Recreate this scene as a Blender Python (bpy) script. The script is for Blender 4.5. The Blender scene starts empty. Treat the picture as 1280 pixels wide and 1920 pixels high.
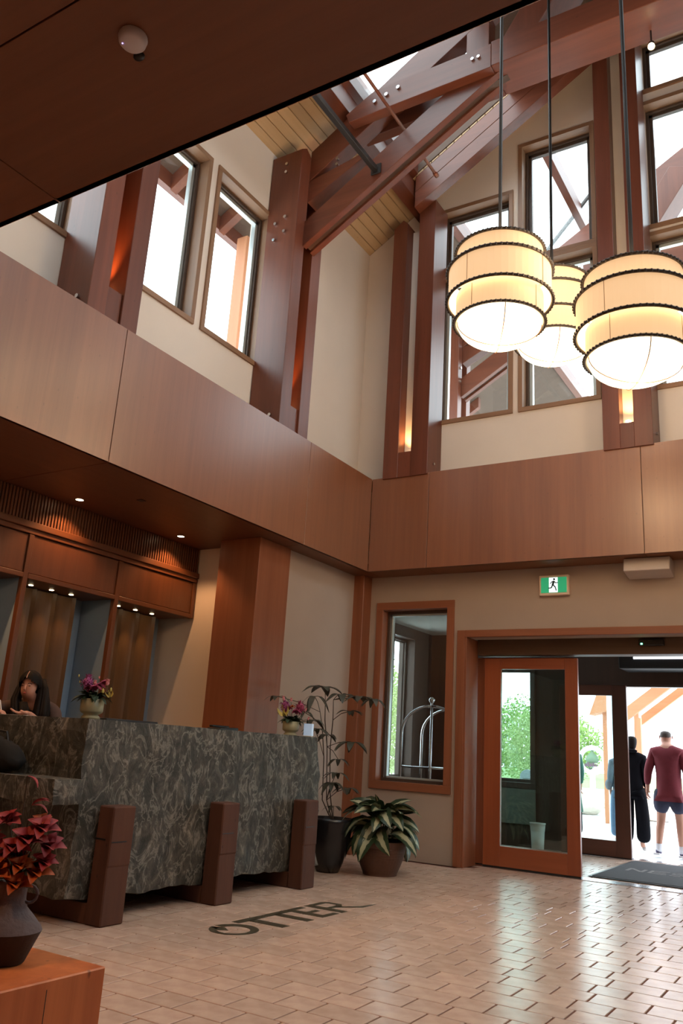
import bpy, bmesh, math, random
from mathutils import Vector, Matrix, noise, Euler
random.seed(7)
S = 1.15                       # plan units -> metres
C = bpy.context.scene.collection
V = Vector

# ------------------------------------------------------------------ camera
def look_matrix(yaw, pit, rol):
    f = V((math.sin(yaw)*math.cos(pit), math.cos(yaw)*math.cos(pit), math.sin(pit)))
    r = V((math.cos(yaw), -math.sin(yaw), 0.0)); u = r.cross(f)
    c, s = math.cos(rol), math.sin(rol)
    r2 = c*r + s*u; u2 = -s*r + c*u
    return Matrix((r2, u2, -f)).transposed()
cam = bpy.data.cameras.new('camera'); cam_o = bpy.data.objects.new('camera', cam); C.objects.link(cam_o)
cam_o.matrix_world = Matrix.Translation(V((4.33954, -7.49626, 1.0))*S) @ look_matrix(-0.561552, 0.280421, 0.062484).to_4x4()
cam.sensor_fit = 'AUTO'; cam.sensor_width = 36; cam.lens = 1546.568/1920*36
cam.clip_start = 0.05; cam.clip_end = 400
bpy.context.scene.camera = cam_o

# ------------------------------------------------------------------ sky, exposure
SKY = 4.5
world = bpy.data.worlds.new('sky'); bpy.context.scene.world = world; world.use_nodes = True
nt = world.node_tree; bg = nt.nodes['Background']
tc = nt.nodes.new('ShaderNodeTexCoord'); ns = nt.nodes.new('ShaderNodeTexNoise'); rp = nt.nodes.new('ShaderNodeValToRGB')
ns.inputs['Scale'].default_value = 2.2; ns.inputs['Detail'].default_value = 4
rp.color_ramp.elements[0].color = (0.76, 0.87, 1.0, 1); rp.color_ramp.elements[1].color = (0.93, 0.97, 1.0, 1)
nt.links.new(tc.outputs['Generated'], ns.inputs['Vector']); nt.links.new(ns.outputs['Fac'], rp.inputs['Fac'])
nt.links.new(rp.outputs['Color'], bg.inputs['Color']); bg.inputs['Strength'].default_value = SKY
vs = bpy.context.scene.view_settings
vs.view_transform = 'Standard'; vs.look = 'None'; vs.gamma = 1; vs.use_curve_mapping = False
vs.exposure = 0.46

WARM = (1.0, 0.60, 0.30)
def point_light(name, loc, power, color=WARM, size=0.05):
    l = bpy.data.lights.new(name, 'POINT'); l.energy = power; l.color = color; l.shadow_soft_size = size
    o = bpy.data.objects.new(name, l); o.location = V(loc)*S; C.objects.link(o); return o
def spot_light(name, loc, power, color=WARM, angle=80, blend=0.6, target=None, size=0.03):
    l = bpy.data.lights.new(name, 'SPOT'); l.energy = power; l.color = color; l.spot_size = math.radians(angle)
    l.spot_blend = blend; l.shadow_soft_size = size
    o = bpy.data.objects.new(name, l); o.location = V(loc)*S; C.objects.link(o)
    if target is not None:
        d = V(target) - V(loc); o.rotation_euler = d.to_track_quat('-Z', 'Y').to_euler()
    return o

# ------------------------------------------------------------------ materials
MATS = {}
def newmat(name):
    m = bpy.data.materials.new(name); m.use_nodes = True
    return m, m.node_tree, m.node_tree.nodes['Principled BSDF']
def setp(b, **k):
    for n, v in k.items():
        n = n.replace('_', ' ')
        if n in b.inputs: b.inputs[n].default_value = v
def col(c): return (c[0], c[1], c[2], 1)
def plain(name, c, rough=0.6, metal=0, emit=None, es=0, var=0.0, vscale=8, bump=0, spec=0.5, trans=0):
    if name in MATS: return MATS[name]
    m, t, b = newmat(name)
    setp(b, Base_Color=col(c), Roughness=rough, Metallic=metal)
    b.inputs['Specular IOR Level'].default_value = spec
    if emit: b.inputs['Emission Color'].default_value = col(emit); b.inputs['Emission Strength'].default_value = es
    if var or bump:
        tc = t.nodes.new('ShaderNodeTexCoord'); n = t.nodes.new('ShaderNodeTexNoise')
        n.inputs['Scale'].default_value = vscale; n.inputs['Detail'].default_value = 5
        t.links.new(tc.outputs['Object'], n.inputs['Vector'])
        if var:
            mx = t.nodes.new('ShaderNodeMix'); mx.data_type = 'RGBA'
            mx.inputs['A'].default_value = col([x*(1-var) for x in c]); mx.inputs['B'].default_value = col([min(1, x*(1+var)) for x in c])
            t.links.new(n.outputs['Fac'], mx.inputs['Factor']); t.links.new(mx.outputs['Result'], b.inputs['Base Color'])
        if bump:
            bp = t.nodes.new('ShaderNodeBump'); bp.inputs['Strength'].default_value = bump; bp.inputs['Distance'].default_value = 0.01
            t.links.new(n.outputs['Fac'], bp.inputs['Height']); t.links.new(bp.outputs['Normal'], b.inputs['Normal'])
    MATS[name] = m; return m
def wood(name, c1, c2, axis='z', rough=0.45, fine=14, stretch=0.06, coat=0, knots=0.0, bump=0.08, randobj=0.12):
    """grain runs along axis"""
    if name in MATS: return MATS[name]
    m, t, b = newmat(name); N = t.nodes
    tc = N.new('ShaderNodeTexCoord'); mp = N.new('ShaderNodeMapping')
    s = [fine]*3; s['xyz'.index(axis)] = fine*stretch
    mp.inputs['Scale'].default_value = s
    oi = N.new('ShaderNodeObjectInfo'); ad = N.new('ShaderNodeVectorMath'); ad.operation = 'ADD'
    sc = N.new('ShaderNodeVectorMath'); sc.operation = 'SCALE'; cb = N.new('ShaderNodeCombineXYZ')
    for i in range(3): t.links.new(oi.outputs['Random'], cb.inputs[i])
    t.links.new(cb.outputs[0], sc.inputs[0]); sc.inputs['Scale'].default_value = 7.3
    t.links.new(tc.outputs['Object'], ad.inputs[0]); t.links.new(sc.outputs[0], ad.inputs[1])
    t.links.new(ad.outputs[0], mp.inputs['Vector'])
    n1 = N.new('ShaderNodeTexNoise'); n1.inputs['Scale'].default_value = 1.0; n1.inputs['Detail'].default_value = 7; n1.inputs['Roughness'].default_value = 0.65; n1.inputs['Distortion'].default_value = 0.4
    t.links.new(mp.outputs[0], n1.inputs['Vector'])
    n2 = N.new('ShaderNodeTexNoise'); n2.inputs['Scale'].default_value = 0.22; n2.inputs['Detail'].default_value = 3
    t.links.new(mp.outputs[0], n2.inputs['Vector'])
    r = N.new('ShaderNodeValToRGB'); r.color_ramp.elements[0].position = 0.3; r.color_ramp.elements[1].position = 0.7
    r.color_ramp.elements[0].color = col(c1); r.color_ramp.elements[1].color = col(c2)
    mm = N.new('ShaderNodeMath'); mm.operation = 'MULTIPLY_ADD'; mm.inputs[1].default_value = 0.55
    m2 = N.new('ShaderNodeMath'); m2.operation = 'MULTIPLY'; m2.inputs[1].default_value = 0.45
    t.links.new(n2.outputs['Fac'], m2.inputs[0]); t.links.new(n1.outputs['Fac'], mm.inputs[0]); t.links.new(m2.outputs[0], mm.inputs[2])
    t.links.new(mm.outputs[0], r.inputs['Fac'])
    last = r.outputs['Color']
    if knots:
        v = N.new('ShaderNodeTexVoronoi'); mpk = N.new('ShaderNodeMapping'); sk = [2.2]*3; sk['xyz'.index(axis)] = 1.1
        mpk.inputs['Scale'].default_value = sk; t.links.new(ad.outputs[0], mpk.inputs['Vector']); t.links.new(mpk.outputs[0], v.inputs['Vector'])
        rk = N.new('ShaderNodeValToRGB'); rk.color_ramp.elements[0].position = 0.02; rk.color_ramp.elements[1].position = 0.09
        rk.color_ramp.elements[0].color = (1-knots,)*3+(1,); rk.color_ramp.elements[1].color = (1, 1, 1, 1)
        t.links.new(v.outputs['Distance'], rk.inputs['Fac'])
        mk = N.new('ShaderNodeMix'); mk.data_type = 'RGBA'; mk.blend_type = 'MULTIPLY'; mk.inputs['Factor'].default_value = 1
        t.links.new(last, mk.inputs['A']); t.links.new(rk.outputs['Color'], mk.inputs['B']); last = mk.outputs['Result']
    hs = N.new('ShaderNodeHueSaturation'); mr = N.new('ShaderNodeMapRange')
    mr.inputs['To Min'].default_value = 1-randobj; mr.inputs['To Max'].default_value = 1+randobj
    t.links.new(oi.outputs['Random'], mr.inputs['Value']); t.links.new(mr.outputs[0], hs.inputs['Value'])
    t.links.new(last, hs.inputs['Color']); t.links.new(hs.outputs['Color'], b.inputs['Base Color'])
    bp = N.new('ShaderNodeBump'); bp.inputs['Strength'].default_value = bump; bp.inputs['Distance'].default_value = 0.005
    t.links.new(n1.outputs['Fac'], bp.inputs['Height']); t.links.new(bp.outputs['Normal'], b.inputs['Normal'])
    setp(b, Roughness=rough); b.inputs['Coat Weight'].default_value = coat; b.inputs['Coat Roughness'].default_value = 0.30 if coat > 0.9 else 0.42; b.inputs['Coat IOR'].default_value = 1.6 if coat > 0.9 else 1.5
    MATS[name] = m; return m

def timber(ax): return wood('timber_'+ax, (0.085, 0.022, 0.011), (0.20, 0.058, 0.029), ax, 0.36, 9, 0.05, knots=0.35)
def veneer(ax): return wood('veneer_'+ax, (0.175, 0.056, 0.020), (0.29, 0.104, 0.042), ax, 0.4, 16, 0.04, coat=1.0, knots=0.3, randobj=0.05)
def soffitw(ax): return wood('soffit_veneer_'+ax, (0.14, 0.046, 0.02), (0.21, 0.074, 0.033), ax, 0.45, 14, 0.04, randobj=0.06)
def casing(ax): return wood('casing_'+ax, (0.22, 0.115, 0.06), (0.33, 0.19, 0.11), ax, 0.45, 18, 0.05, randobj=0.05)
def doorw(ax): return wood('door_wood_'+ax, (0.24, 0.055, 0.02), (0.38, 0.10, 0.035), ax, 0.35, 16, 0.05, coat=0.3, randobj=0.05)
def trimw(ax): return wood('trim_wood_'+ax, (0.22, 0.07, 0.03), (0.34, 0.12, 0.055), ax, 0.42, 16, 0.05, randobj=0.05)
def cabw(ax): return wood('cabinet_wood_'+ax, (0.10, 0.032, 0.012), (0.18, 0.060, 0.024), ax, 0.4, 12, 0.05, knots=0.3, randobj=0.06)
pine = wood('pine_boards', (0.50, 0.33, 0.18), (0.66, 0.47, 0.28), 'y', 0.5, 9, 0.05, knots=0.3, randobj=0.08)
orangew = wood('porch_wood', (0.46, 0.18, 0.08), (0.60, 0.26, 0.13), 'z', 0.6, 8, 0.05)
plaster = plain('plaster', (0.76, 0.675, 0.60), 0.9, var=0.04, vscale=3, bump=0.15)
plaster_dim = plain('plaster_lower_dimmed', (0.43, 0.335, 0.27), 0.9, var=0.08, vscale=2.2, bump=0.25)  # darker than plaster: the weaker light low down is put into the colour
white_paint = plain('white_paint', (0.78, 0.76, 0.73), 0.5)
dark_metal = plain('dark_metal', (0.06, 0.053, 0.05), 0.35, 0.7)
black = plain('black_plastic', (0.012, 0.012, 0.013), 0.4)
steel = plain('steel', (0.62, 0.63, 0.65), 0.22, 1.0)
alu = plain('aluminium_frame', (0.60, 0.66, 0.65), 0.35, 0.6)
darkframe = plain('dark_frame', (0.075, 0.05, 0.038), 0.4, var=0.2)
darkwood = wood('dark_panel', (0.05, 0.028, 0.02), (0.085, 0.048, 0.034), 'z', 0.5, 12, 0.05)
copper = plain('copper_pipe', (0.28, 0.10, 0.06), 0.45, 0.4)
grout = plain('grout', (0.17, 0.062, 0.04), 0.85, var=0.15, vscale=20)
curtain = plain('daylight_tinted_panel', (0.24, 0.34, 0.46), 0.6, var=0.06)  # blue cast of daylight put into the grey panel colour
mat_floor = plain('floor_mat', (0.035, 0.036, 0.042), 0.9, var=0.3, vscale=120, bump=0.5)
mat_grey = plain('mat_lettering', (0.16, 0.15, 0.15), 0.9)
bulb = plain('warm_emitter', (1, 0.9, 0.7), 0.5, emit=(1.0, 0.80, 0.48), es=14)

def glass_mat(name, tint=(1, 1, 1), refl=1.0):
    m = bpy.data.materials.new(name); m.use_nodes = True; t = m.node_tree; t.nodes.clear()
    o = t.nodes.new('ShaderNodeOutputMaterial'); mx = t.nodes.new('ShaderNodeMixShader')
    tr = t.nodes.new('ShaderNodeBsdfTransparent'); gl = t.nodes.new('ShaderNodeBsdfGlossy'); lw = t.nodes.new('ShaderNodeLayerWeight'); lw.inputs['Blend'].default_value = 0.5
    pw = t.nodes.new('ShaderNodeMath'); pw.operation = 'POWER'; pw.inputs[1].default_value = 4.0
    fr = t.nodes.new('ShaderNodeMath'); fr.operation = 'MULTIPLY_ADD'; fr.inputs[1].default_value = 0.8; fr.inputs[2].default_value = 0.05
    t.links.new(lw.outputs['Facing'], pw.inputs[0]); t.links.new(pw.outputs[0], fr.inputs[0])
    tr.inputs['Color'].default_value = col(tint); gl.inputs['Roughness'].default_value = 0.02
    gl.inputs['Color'].default_value = (refl, refl, refl, 1); 
    t.links.new(fr.outputs[0], mx.inputs[0]); t.links.new(tr.outputs[0], mx.inputs[1]); t.links.new(gl.outputs[0], mx.inputs[2])
    t.links.new(mx.outputs[0], o.inputs['Surface']); return m
glass = glass_mat('window_glass', (0.93, 0.97, 0.96))
glass_door = glass_mat('door_glass', (0.84, 0.92, 0.90))

def tile_mat():
    m, t, b = newmat('floor_tile'); N = t.nodes
    tc = N.new('ShaderNodeTexCoord'); oi = N.new('ShaderNodeNewGeometry')
    n = N.new('ShaderNodeTexNoise'); n.inputs['Scale'].default_value = 9; n.inputs['Detail'].default_value = 6
    t.links.new(tc.outputs['Object'], n.inputs['Vector'])
    r = N.new('ShaderNodeValToRGB'); r.color_ramp.elements[0].color = (0.56, 0.39, 0.31, 1); r.color_ramp.elements[1].color = (0.70, 0.52, 0.42, 1)
    r.color_ramp.elements[0].position = 0.3; r.color_ramp.elements[1].position = 0.7
    t.links.new(n.outputs['Fac'], r.inputs['Fac'])
    hs = N.new('ShaderNodeHueSaturation'); mr = N.new('ShaderNodeMapRange'); mr.inputs['To Min'].default_value = 0.90; mr.inputs['To Max'].default_value = 1.06
    t.links.new(oi.outputs['Random Per Island'], mr.inputs['Value'])
    ob = N.new('ShaderNodeObjectInfo'); am = N.new('ShaderNodeMath'); am.operation = 'ADD'
    fr = N.new('ShaderNodeMath'); fr.operation = 'FRACT'
    t.links.new(oi.outputs['Random Per Island'], am.inputs[0]); t.links.new(ob.outputs['Random'], am.inputs[1]); t.links.new(am.outputs[0], fr.inputs[0]); t.links.new(fr.outputs[0], mr.inputs['Value'])
    t.links.new(mr.outputs[0], hs.inputs['Value']); t.links.new(r.outputs['Color'], hs.inputs['Color']); t.links.new(hs.outputs['Color'], b.inputs['Base Color'])
    n2 = N.new('ShaderNodeTexNoise'); n2.inputs['Scale'].default_value = 14; n2.inputs['Detail'].default_value = 3
    t.links.new(tc.outputs['Object'], n2.inputs['Vector'])
    bp = N.new('ShaderNodeBump'); bp.inputs['Strength'].default_value = 0.16; bp.inputs['Distance'].default_value = 0.006
    t.links.new(n2.outputs['Fac'], bp.inputs['Height']); t.links.new(bp.outputs['Normal'], b.inputs['Normal'])
    setp(b, Roughness=0.25); return m
tile = tile_mat()

def stone_mat():
    m, t, b = newmat('veined_stone'); N = t.nodes
    tc = N.new('ShaderNodeTexCoord')
    mp = N.new('ShaderNodeMapping'); mp.inputs['Rotation'].default_value = (0.5, 0.35, 0.5); mp.inputs['Scale'].default_value = (2.7, 2.7, 1.7)
    t.links.new(tc.outputs['Object'], mp.inputs['Vector'])
    n = N.new('ShaderNodeTexNoise'); n.inputs['Scale'].default_value = 3.4; n.inputs['Detail'].default_value = 12; n.inputs['Roughness'].default_value = 0.78; n.inputs['Distortion'].default_value = 0.7
    t.links.new(mp.outputs[0], n.inputs['Vector'])
    r = N.new('ShaderNodeValToRGB'); e = r.color_ramp.elements
    e[0].position = 0.36; e[0].color = (0.020, 0.021, 0.017, 1); e[1].position = 0.70; e[1].color = (0.36, 0.32, 0.26, 1)
    a = e.new(0.47); a.color = (0.045, 0.045, 0.036, 1); a = e.new(0.57); a.color = (0.10, 0.09, 0.072, 1)
    t.links.new(n.outputs['Fac'], r.inputs['Fac'])
    n3 = N.new('ShaderNodeTexNoise'); n3.inputs['Scale'].default_value = 2.4; n3.inputs['Detail'].default_value = 12; n3.inputs['Distortion'].default_value = 0.9; n3.inputs['Roughness'].default_value = 0.6
    t.links.new(mp.outputs[0], n3.inputs['Vector'])
    # thin bright streaks where the noise crosses one half
    s1 = N.new('ShaderNodeMath'); s1.operation = 'SUBTRACT'; s1.inputs[1].default_value = 0.5; t.links.new(n3.outputs['Fac'], s1.inputs[0])
    s2 = N.new('ShaderNodeMath'); s2.operation = 'ABSOLUTE'; t.links.new(s1.outputs[0], s2.inputs[0])
    rv = N.new('ShaderNodeValToRGB'); rv.color_ramp.elements[0].position = 0.0; rv.color_ramp.elements[0].color = (0.5,)*3+(1,); rv.color_ramp.elements[1].position = 0.03; rv.color_ramp.elements[1].color = (0, 0, 0, 1)
    t.links.new(s2.outputs[0], rv.inputs['Fac'])
    mx = N.new('ShaderNodeMix'); mx.data_type = 'RGBA'; mx.inputs['B'].default_value = (0.40, 0.38, 0.33, 1)
    t.links.new(rv.outputs['Color'], mx.inputs['Factor']); t.links.new(r.outputs['Color'], mx.inputs['A']); t.links.new(mx.outputs['Result'], b.inputs['Base Color'])
    bp = N.new('ShaderNodeBump'); bp.inputs['Strength'].default_value = 0.7; bp.inputs['Distance'].default_value = 0.02
    t.links.new(n.outputs['Fac'], bp.inputs['Height']); t.links.new(bp.outputs['Normal'], b.inputs['Normal'])
    setp(b, Roughness=0.55); return m
stone = stone_mat()

# ------------------------------------------------------------------ mesh builder
class MB:
    def __init__(s): s.v = []; s.f = []
    def add(s, vs, fs):
        n = len(s.v); s.v += [tuple(v) for v in vs]; s.f += [tuple(i+n for i in f) for f in fs]; return s
    def box(s, x0, x1, y0, y1, z0, z1):
        if x0 > x1: x0, x1 = x1, x0
        if y0 > y1: y0, y1 = y1, y0
        if z0 > z1: z0, z1 = z1, z0
        return s.add([(x, y, z) for z in (z0, z1) for y in (y0, y1) for x in (x0, x1)],
                     [(0, 2, 3, 1), (4, 5, 7, 6), (0, 1, 5, 4), (2, 6, 7, 3), (0, 4, 6, 2), (1, 3, 7, 5)])
    def prism(s, poly, a, b, axis='y'):
        """poly in the plane normal to axis, extruded a..b"""
        n = len(poly)
        def w(p, t):
            return {'x': (t, p[0], p[1]), 'y': (p[0], t, p[1]), 'z': (p[0], p[1], t)}[axis]
        vs = [w(p, a) for p in poly] + [w(p, b) for p in poly]
        fs = [tuple(range(n)), tuple(range(2*n-1, n-1, -1))] + [(i, i+n, (i+1) % n+n, (i+1) % n) for i in range(n)]
        return s.add(vs, fs)
    def tube(s, pts, r, n=8, cap=True):
        pts = [V(p) for p in pts]; rs = r if isinstance(r, (list, tuple)) else [r]*len(pts)
        vs = []; fs = []; up = None
        for i, p in enumerate(pts):
            d = (pts[min(i+1, len(pts)-1)]-pts[max(i-1, 0)]).normalized()
            if up is None: up = d.orthogonal().normalized()
            else:
                up = (up - d*up.dot(d)); up = up.normalized() if up.length > 1e-6 else d.orthogonal().normalized()
            w = d.cross(up)
            for k in range(n):
                a = 2*math.pi*k/n; vs.append(p + (up*math.cos(a)+w*math.sin(a))*rs[i])
        for i in range(len(pts)-1):
            for k in range(n):
                fs.append((i*n+k, i*n+(k+1) % n, (i+1)*n+(k+1) % n, (i+1)*n+k))
        if cap: fs += [tuple(range(n-1, -1, -1)), tuple(range((len(pts)-1)*n, len(pts)*n))]
        return s.add(vs, fs)
    def lathe(s, prof, c=(0, 0, 0), n=24, a0=0, a1=2*math.pi, closed_top=False):
        full = abs(a1-a0-2*math.pi) < 1e-6; m = n if full else n+1; vs = []; fs = []
        for r, z in prof:
            for k in range(m):
                a = a0+(a1-a0)*k/n; vs.append((c[0]+r*math.cos(a), c[1]+r*math.sin(a), c[2]+z))
        for i in range(len(prof)-1):
            for k in range(n if full else n):
                k2 = (k+1) % m; fs.append((i*m+k, i*m+k2, (i+1)*m+k2, (i+1)*m+k))
        return s.add(vs, fs)
    def ring(s, c, R, r, n=32, m=6):
        vs = []; fs = []
        for i in range(n):
            a = 2*math.pi*i/n
            for j in range(m):
                b = 2*math.pi*j/m; q = R+r*math.cos(b); vs.append((c[0]+q*math.cos(a), c[1]+q*math.sin(a), c[2]+r*math.sin(b)))
        for i in range(n):
            for j in range(m): fs.append((i*m+j, ((i+1) % n)*m+j, ((i+1) % n)*m+(j+1) % m, i*m+(j+1) % m))
        return s.add(vs, fs)
    def ball(s, c, r, n=10, m=7, sc=(1, 1, 1), jit=0):
        vs = []; fs = []
        for i in range(m+1):
            t = math.pi*i/m
            for k in range(n):
                a = 2*math.pi*k/n; q = r*(1+random.uniform(-jit, jit))
                vs.append((c[0]+q*sc[0]*math.sin(t)*math.cos(a), c[1]+q*sc[1]*math.sin(t)*math.sin(a), c[2]+q*sc[2]*math.cos(t)))
        for i in range(m):
            for k in range(n): fs.append((i*n+k, (i+1)*n+k, (i+1)*n+(k+1) % n, i*n+(k+1) % n))
        return s.add(vs, fs)
    def beam(s, p0, p1, w, d, side=None):
        """rectangular bar from p0 to p1; w along side vector, d along the other"""
        p0 = V(p0); p1 = V(p1); a = (p1-p0).normalized(); sd = V(side) if side else V((0, 1, 0))
        if abs(sd.dot(a)) > 0.98: sd = V((1, 0, 0))
        sd = (sd-a*sd.dot(a)).normalized(); u = a.cross(sd)
        vs = [p+sd*w/2*i+u*d/2*j for p in (p0, p1) for i, j in ((-1, -1), (1, -1), (1, 1), (-1, 1))]
        return s.add(vs, [(3, 2, 1, 0), (4, 5, 6, 7), (0, 1, 5, 4), (1, 2, 6, 5), (2, 3, 7, 6), (3, 0, 4, 7)])
    def build(s, name, mat, parent=None, kind=None, smooth=False, bevel=0, raw=False, label=None, local=False):
        """world plan coordinates; with a parent the mesh is stored relative to the parent's place"""
        off = V((0, 0, 0))
        if parent is not None and not local: off = world_loc(parent)
        k = 1.0 if raw else S
        me = bpy.data.meshes.new(name); me.from_pydata([tuple(V(v)*k-off) for v in s.v], [], s.f); me.update()
        bm = bmesh.new(); bm.from_mesh(me); bmesh.ops.recalc_face_normals(bm, faces=bm.faces)
        if bevel:
            bmesh.ops.bevel(bm, geom=[e for e in bm.edges if len(e.link_faces) == 2 and e.calc_face_angle(0) > 0.5], offset=bevel, segments=1, affect='EDGES', profile=0.5)
        bm.to_mesh(me); bm.free()
        if smooth:
            for p in me.polygons: p.use_smooth = True
        for mm in (mat if isinstance(mat, list) else [mat]): me.materials.append(mm)
        o = bpy.data.objects.new(name, me); C.objects.link(o)
        if parent is not None: o.parent = parent
        if kind: o['kind'] = kind
        if label: o['label'] = label
        return o
def world_loc(o):
    l = V(o.location)
    while o.parent is not None: o = o.parent; l += V(o.location)
    return l
def tag(o, label, cat, group=None, kind=None):
    if label: o['label'] = label
    if cat: o['category'] = cat
    if group: o['group'] = group
    if kind: o['kind'] = kind
    return o
def thing(name, label, cat, loc=(0, 0, 0), group=None):
    o = bpy.data.objects.new(name, None); C.objects.link(o); o.location = V(loc)*S; o.empty_display_size = 0.1
    return tag(o, label, cat, group)
def anchor(name, loc=(0, 0, 0)):
    o = bpy.data.objects.new(name, None); C.objects.link(o); o.location = V(loc)*S; o['kind'] = 'structure'; return o
def copy_tree(o, parent=None):
    c = o.copy(); C.objects.link(c)
    if parent is not None: c.parent = parent
    for ch in list(o.children): copy_tree(ch, c)
    return c
def bx(name, mat, parent, x0, x1, y0, y1, z0, z1, bevel=0.004, **k):
    return MB().box(x0, x1, y0, y1, z0, z1).build(name, mat, parent, bevel=bevel, **k)

# ================================================================== STRUCTURE
ZB, ZT = 2.848, 3.887           # underside and top of the timber fascia
X0, X1 = 0.0, 7.82              # opening of the high hall
YF = -5.885
RID = 3.91; SL = 0.612
def roof(x): return 7.03 + SL*((x+0.4) if x <= RID else (2*RID-x+0.4))

# ---- floor
fl = bx('floor', grout, None, -2.0, 9.6, -10.4, 3.06, -0.12, -0.006, 0, kind='structure')
def tiles():
    per = 0.4135; ph = 0.1655; jt = 0.007
    out = []
    k0 = int((-6.6+3.235)/ph)-1
    for k in range(-60, 38):
        y1 = -3.235+k*ph; y0 = y1-ph
        if y1 < -9.5 or y1 > 3.05: continue
        odd = k % 2
        j0 = 3.155 if odd else 3.03
        n0 = int((-1.7-j0)/per)-1
        for q in range(n0, 24):
            a = j0+q*per
            for (xa, xb) in ((a, a+0.1655), (a+0.1655, a+per)):
                if xa < -1.6 or xb > 9.4: continue
                if y1 > 0.33 and y0 < 0.60 and (xa < 0.95 or xb > 4.6): continue
                if y1 > 0.33 and (xa < -0.5 or xb > 6.0): continue
                if xb < -0.2 and y0 > -1.7: continue
                out.append((xa+0.005, xb-0.005, y0+jt/2, y1-jt/2))
    return out
TL = tiles()
cx, cy = 4.33954, -7.49626
def tile_vis(t):
    mx, my = (t[0]+t[1])/2, (t[2]+t[3])/2
    dx, dy = mx-cx, my-cy
    a = math.atan2(dx, dy)
    d = math.hypot(dx, dy)
    inview = -0.92 < a < -0.17 and d > 3.3 and not (mx < 0.75 and my < -1.6) and not (mx < 2.6 and my < -5.7)
    return inview, d
vis = sorted([(tile_vis(t)[1], t) for t in TL if tile_vis(t)[0]], key=lambda q: q[0])
single = [t for d, t in vis[:300]]; sset = set(single)
meshcache = {}
for t in single:
    w = round(t[1]-t[0], 3)
    if w not in meshcache:
        h = (t[3]-t[2])/2
        o = MB().box(-w/2, w/2, -h, h, -0.008, 0.0).build('tile', tile, fl, bevel=0.0025, local=True)
        meshcache[w] = o.data
        o.location = V(((t[0]+t[1])/2, (t[2]+t[3])/2, 0))*S
    else:
        o = bpy.data.objects.new('tile', meshcache[w]); C.objects.link(o); o.parent = fl
        o.location = V(((t[0]+t[1])/2, (t[2]+t[3])/2, 0))*S
mb = MB()
for t in TL:
    if t not in sset: mb.box(t[0], t[1], t[2], t[3], -0.008, 0.0)
mb.build('tile_field', tile, fl, kind='stuff')

# ---- floor lettering inlaid in the tiles: OTTER
bronze = plain('floor_inlay', (0.062, 0.050, 0.026), 0.5)
sign = thing('floor_lettering', 'dark inlaid floor lettering reading OTTER in front of the stone desk', 'lettering', (1.25, -2.9, 0))
def lp(xs): return xs
XT, XBt = 1.105, 1.40          # tops of the letters towards the desk, bottoms towards the room
def lbar(mb, pts): mb.prism(pts, 0.0, 0.0012, 'z')
def letter(name, polys):
    m = MB()
    for p in polys: lbar(m, [(XT+(XBt-XT)*v, y) for (y, v) in p])
    m.build(name, bronze, sign)
def rect(y0, y1, v0, v1): return [(y0, v0), (y1, v0), (y1, v1), (y0, v1)]
m = MB(); n = 28; cyo, cvo = -3.425, 0.46
for i in range(n):
    a0 = 2*math.pi*i/n; a1 = 2*math.pi*(i+1)/n
    def pt(a, k):
        th = 0.34+0.10*math.cos(a+0.5)
        r = 1.0 if k else 1-th
        return (cyo+0.15*r*math.cos(a), cvo+0.46*r*math.sin(a))
    q = [pt(a0, 1), pt(a1, 1), pt(a1, 0), pt(a0, 0)]
    if 4.35 < a0 < 4.6: continue
    lbar(m, [(XT+(XBt-XT)*v, y) for (y, v) in q])
lbar(m, [(XT+(XBt-XT)*v, y) for (y, v) in [(-3.47, 0.03), (-3.42, 0.22), (-3.47, 0.44), (-3.51, 0.30)]])
m.build('letter', bronze, sign)
letter('letter', [rect(-3.275, -2.995, 0, 0.19), rect(-3.18, -3.105, 0.15, 1)])
letter('letter', [rect(-2.985, -2.75, 0, 0.19), rect(-2.92, -2.845, 0.15, 1)])
letter('letter', [rect(-2.745, -2.675, 0, 1), rect(-2.675, -2.56, 0, 0.15), rect(-2.675, -2.57, 0.42, 0.56), rect(-2.675, -2.55, 0.85, 1)])
letter('letter', [rect(-2.515, -2.445, 0, 1), rect(-2.445, -2.43, 0, 0.14), rect(-2.445, -2.43, 0.44, 0.58), rect(-2.43, -2.31, 0, 0.14), rect(-2.43, -2.31, 0.44, 0.58),
                  [(-2.31, 0), (-2.255, 0.12), (-2.255, 0.46), (-2.31, 0.58), (-2.31, 0.42), (-2.30, 0.38), (-2.30, 0.2), (-2.31, 0.16)],
                  [(-2.39, 0.56), (-2.33, 0.56), (-2.22, 0.86), (-2.10, 0.94), (-2.06, 1.0), (-2.24, 0.99)]])

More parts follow.
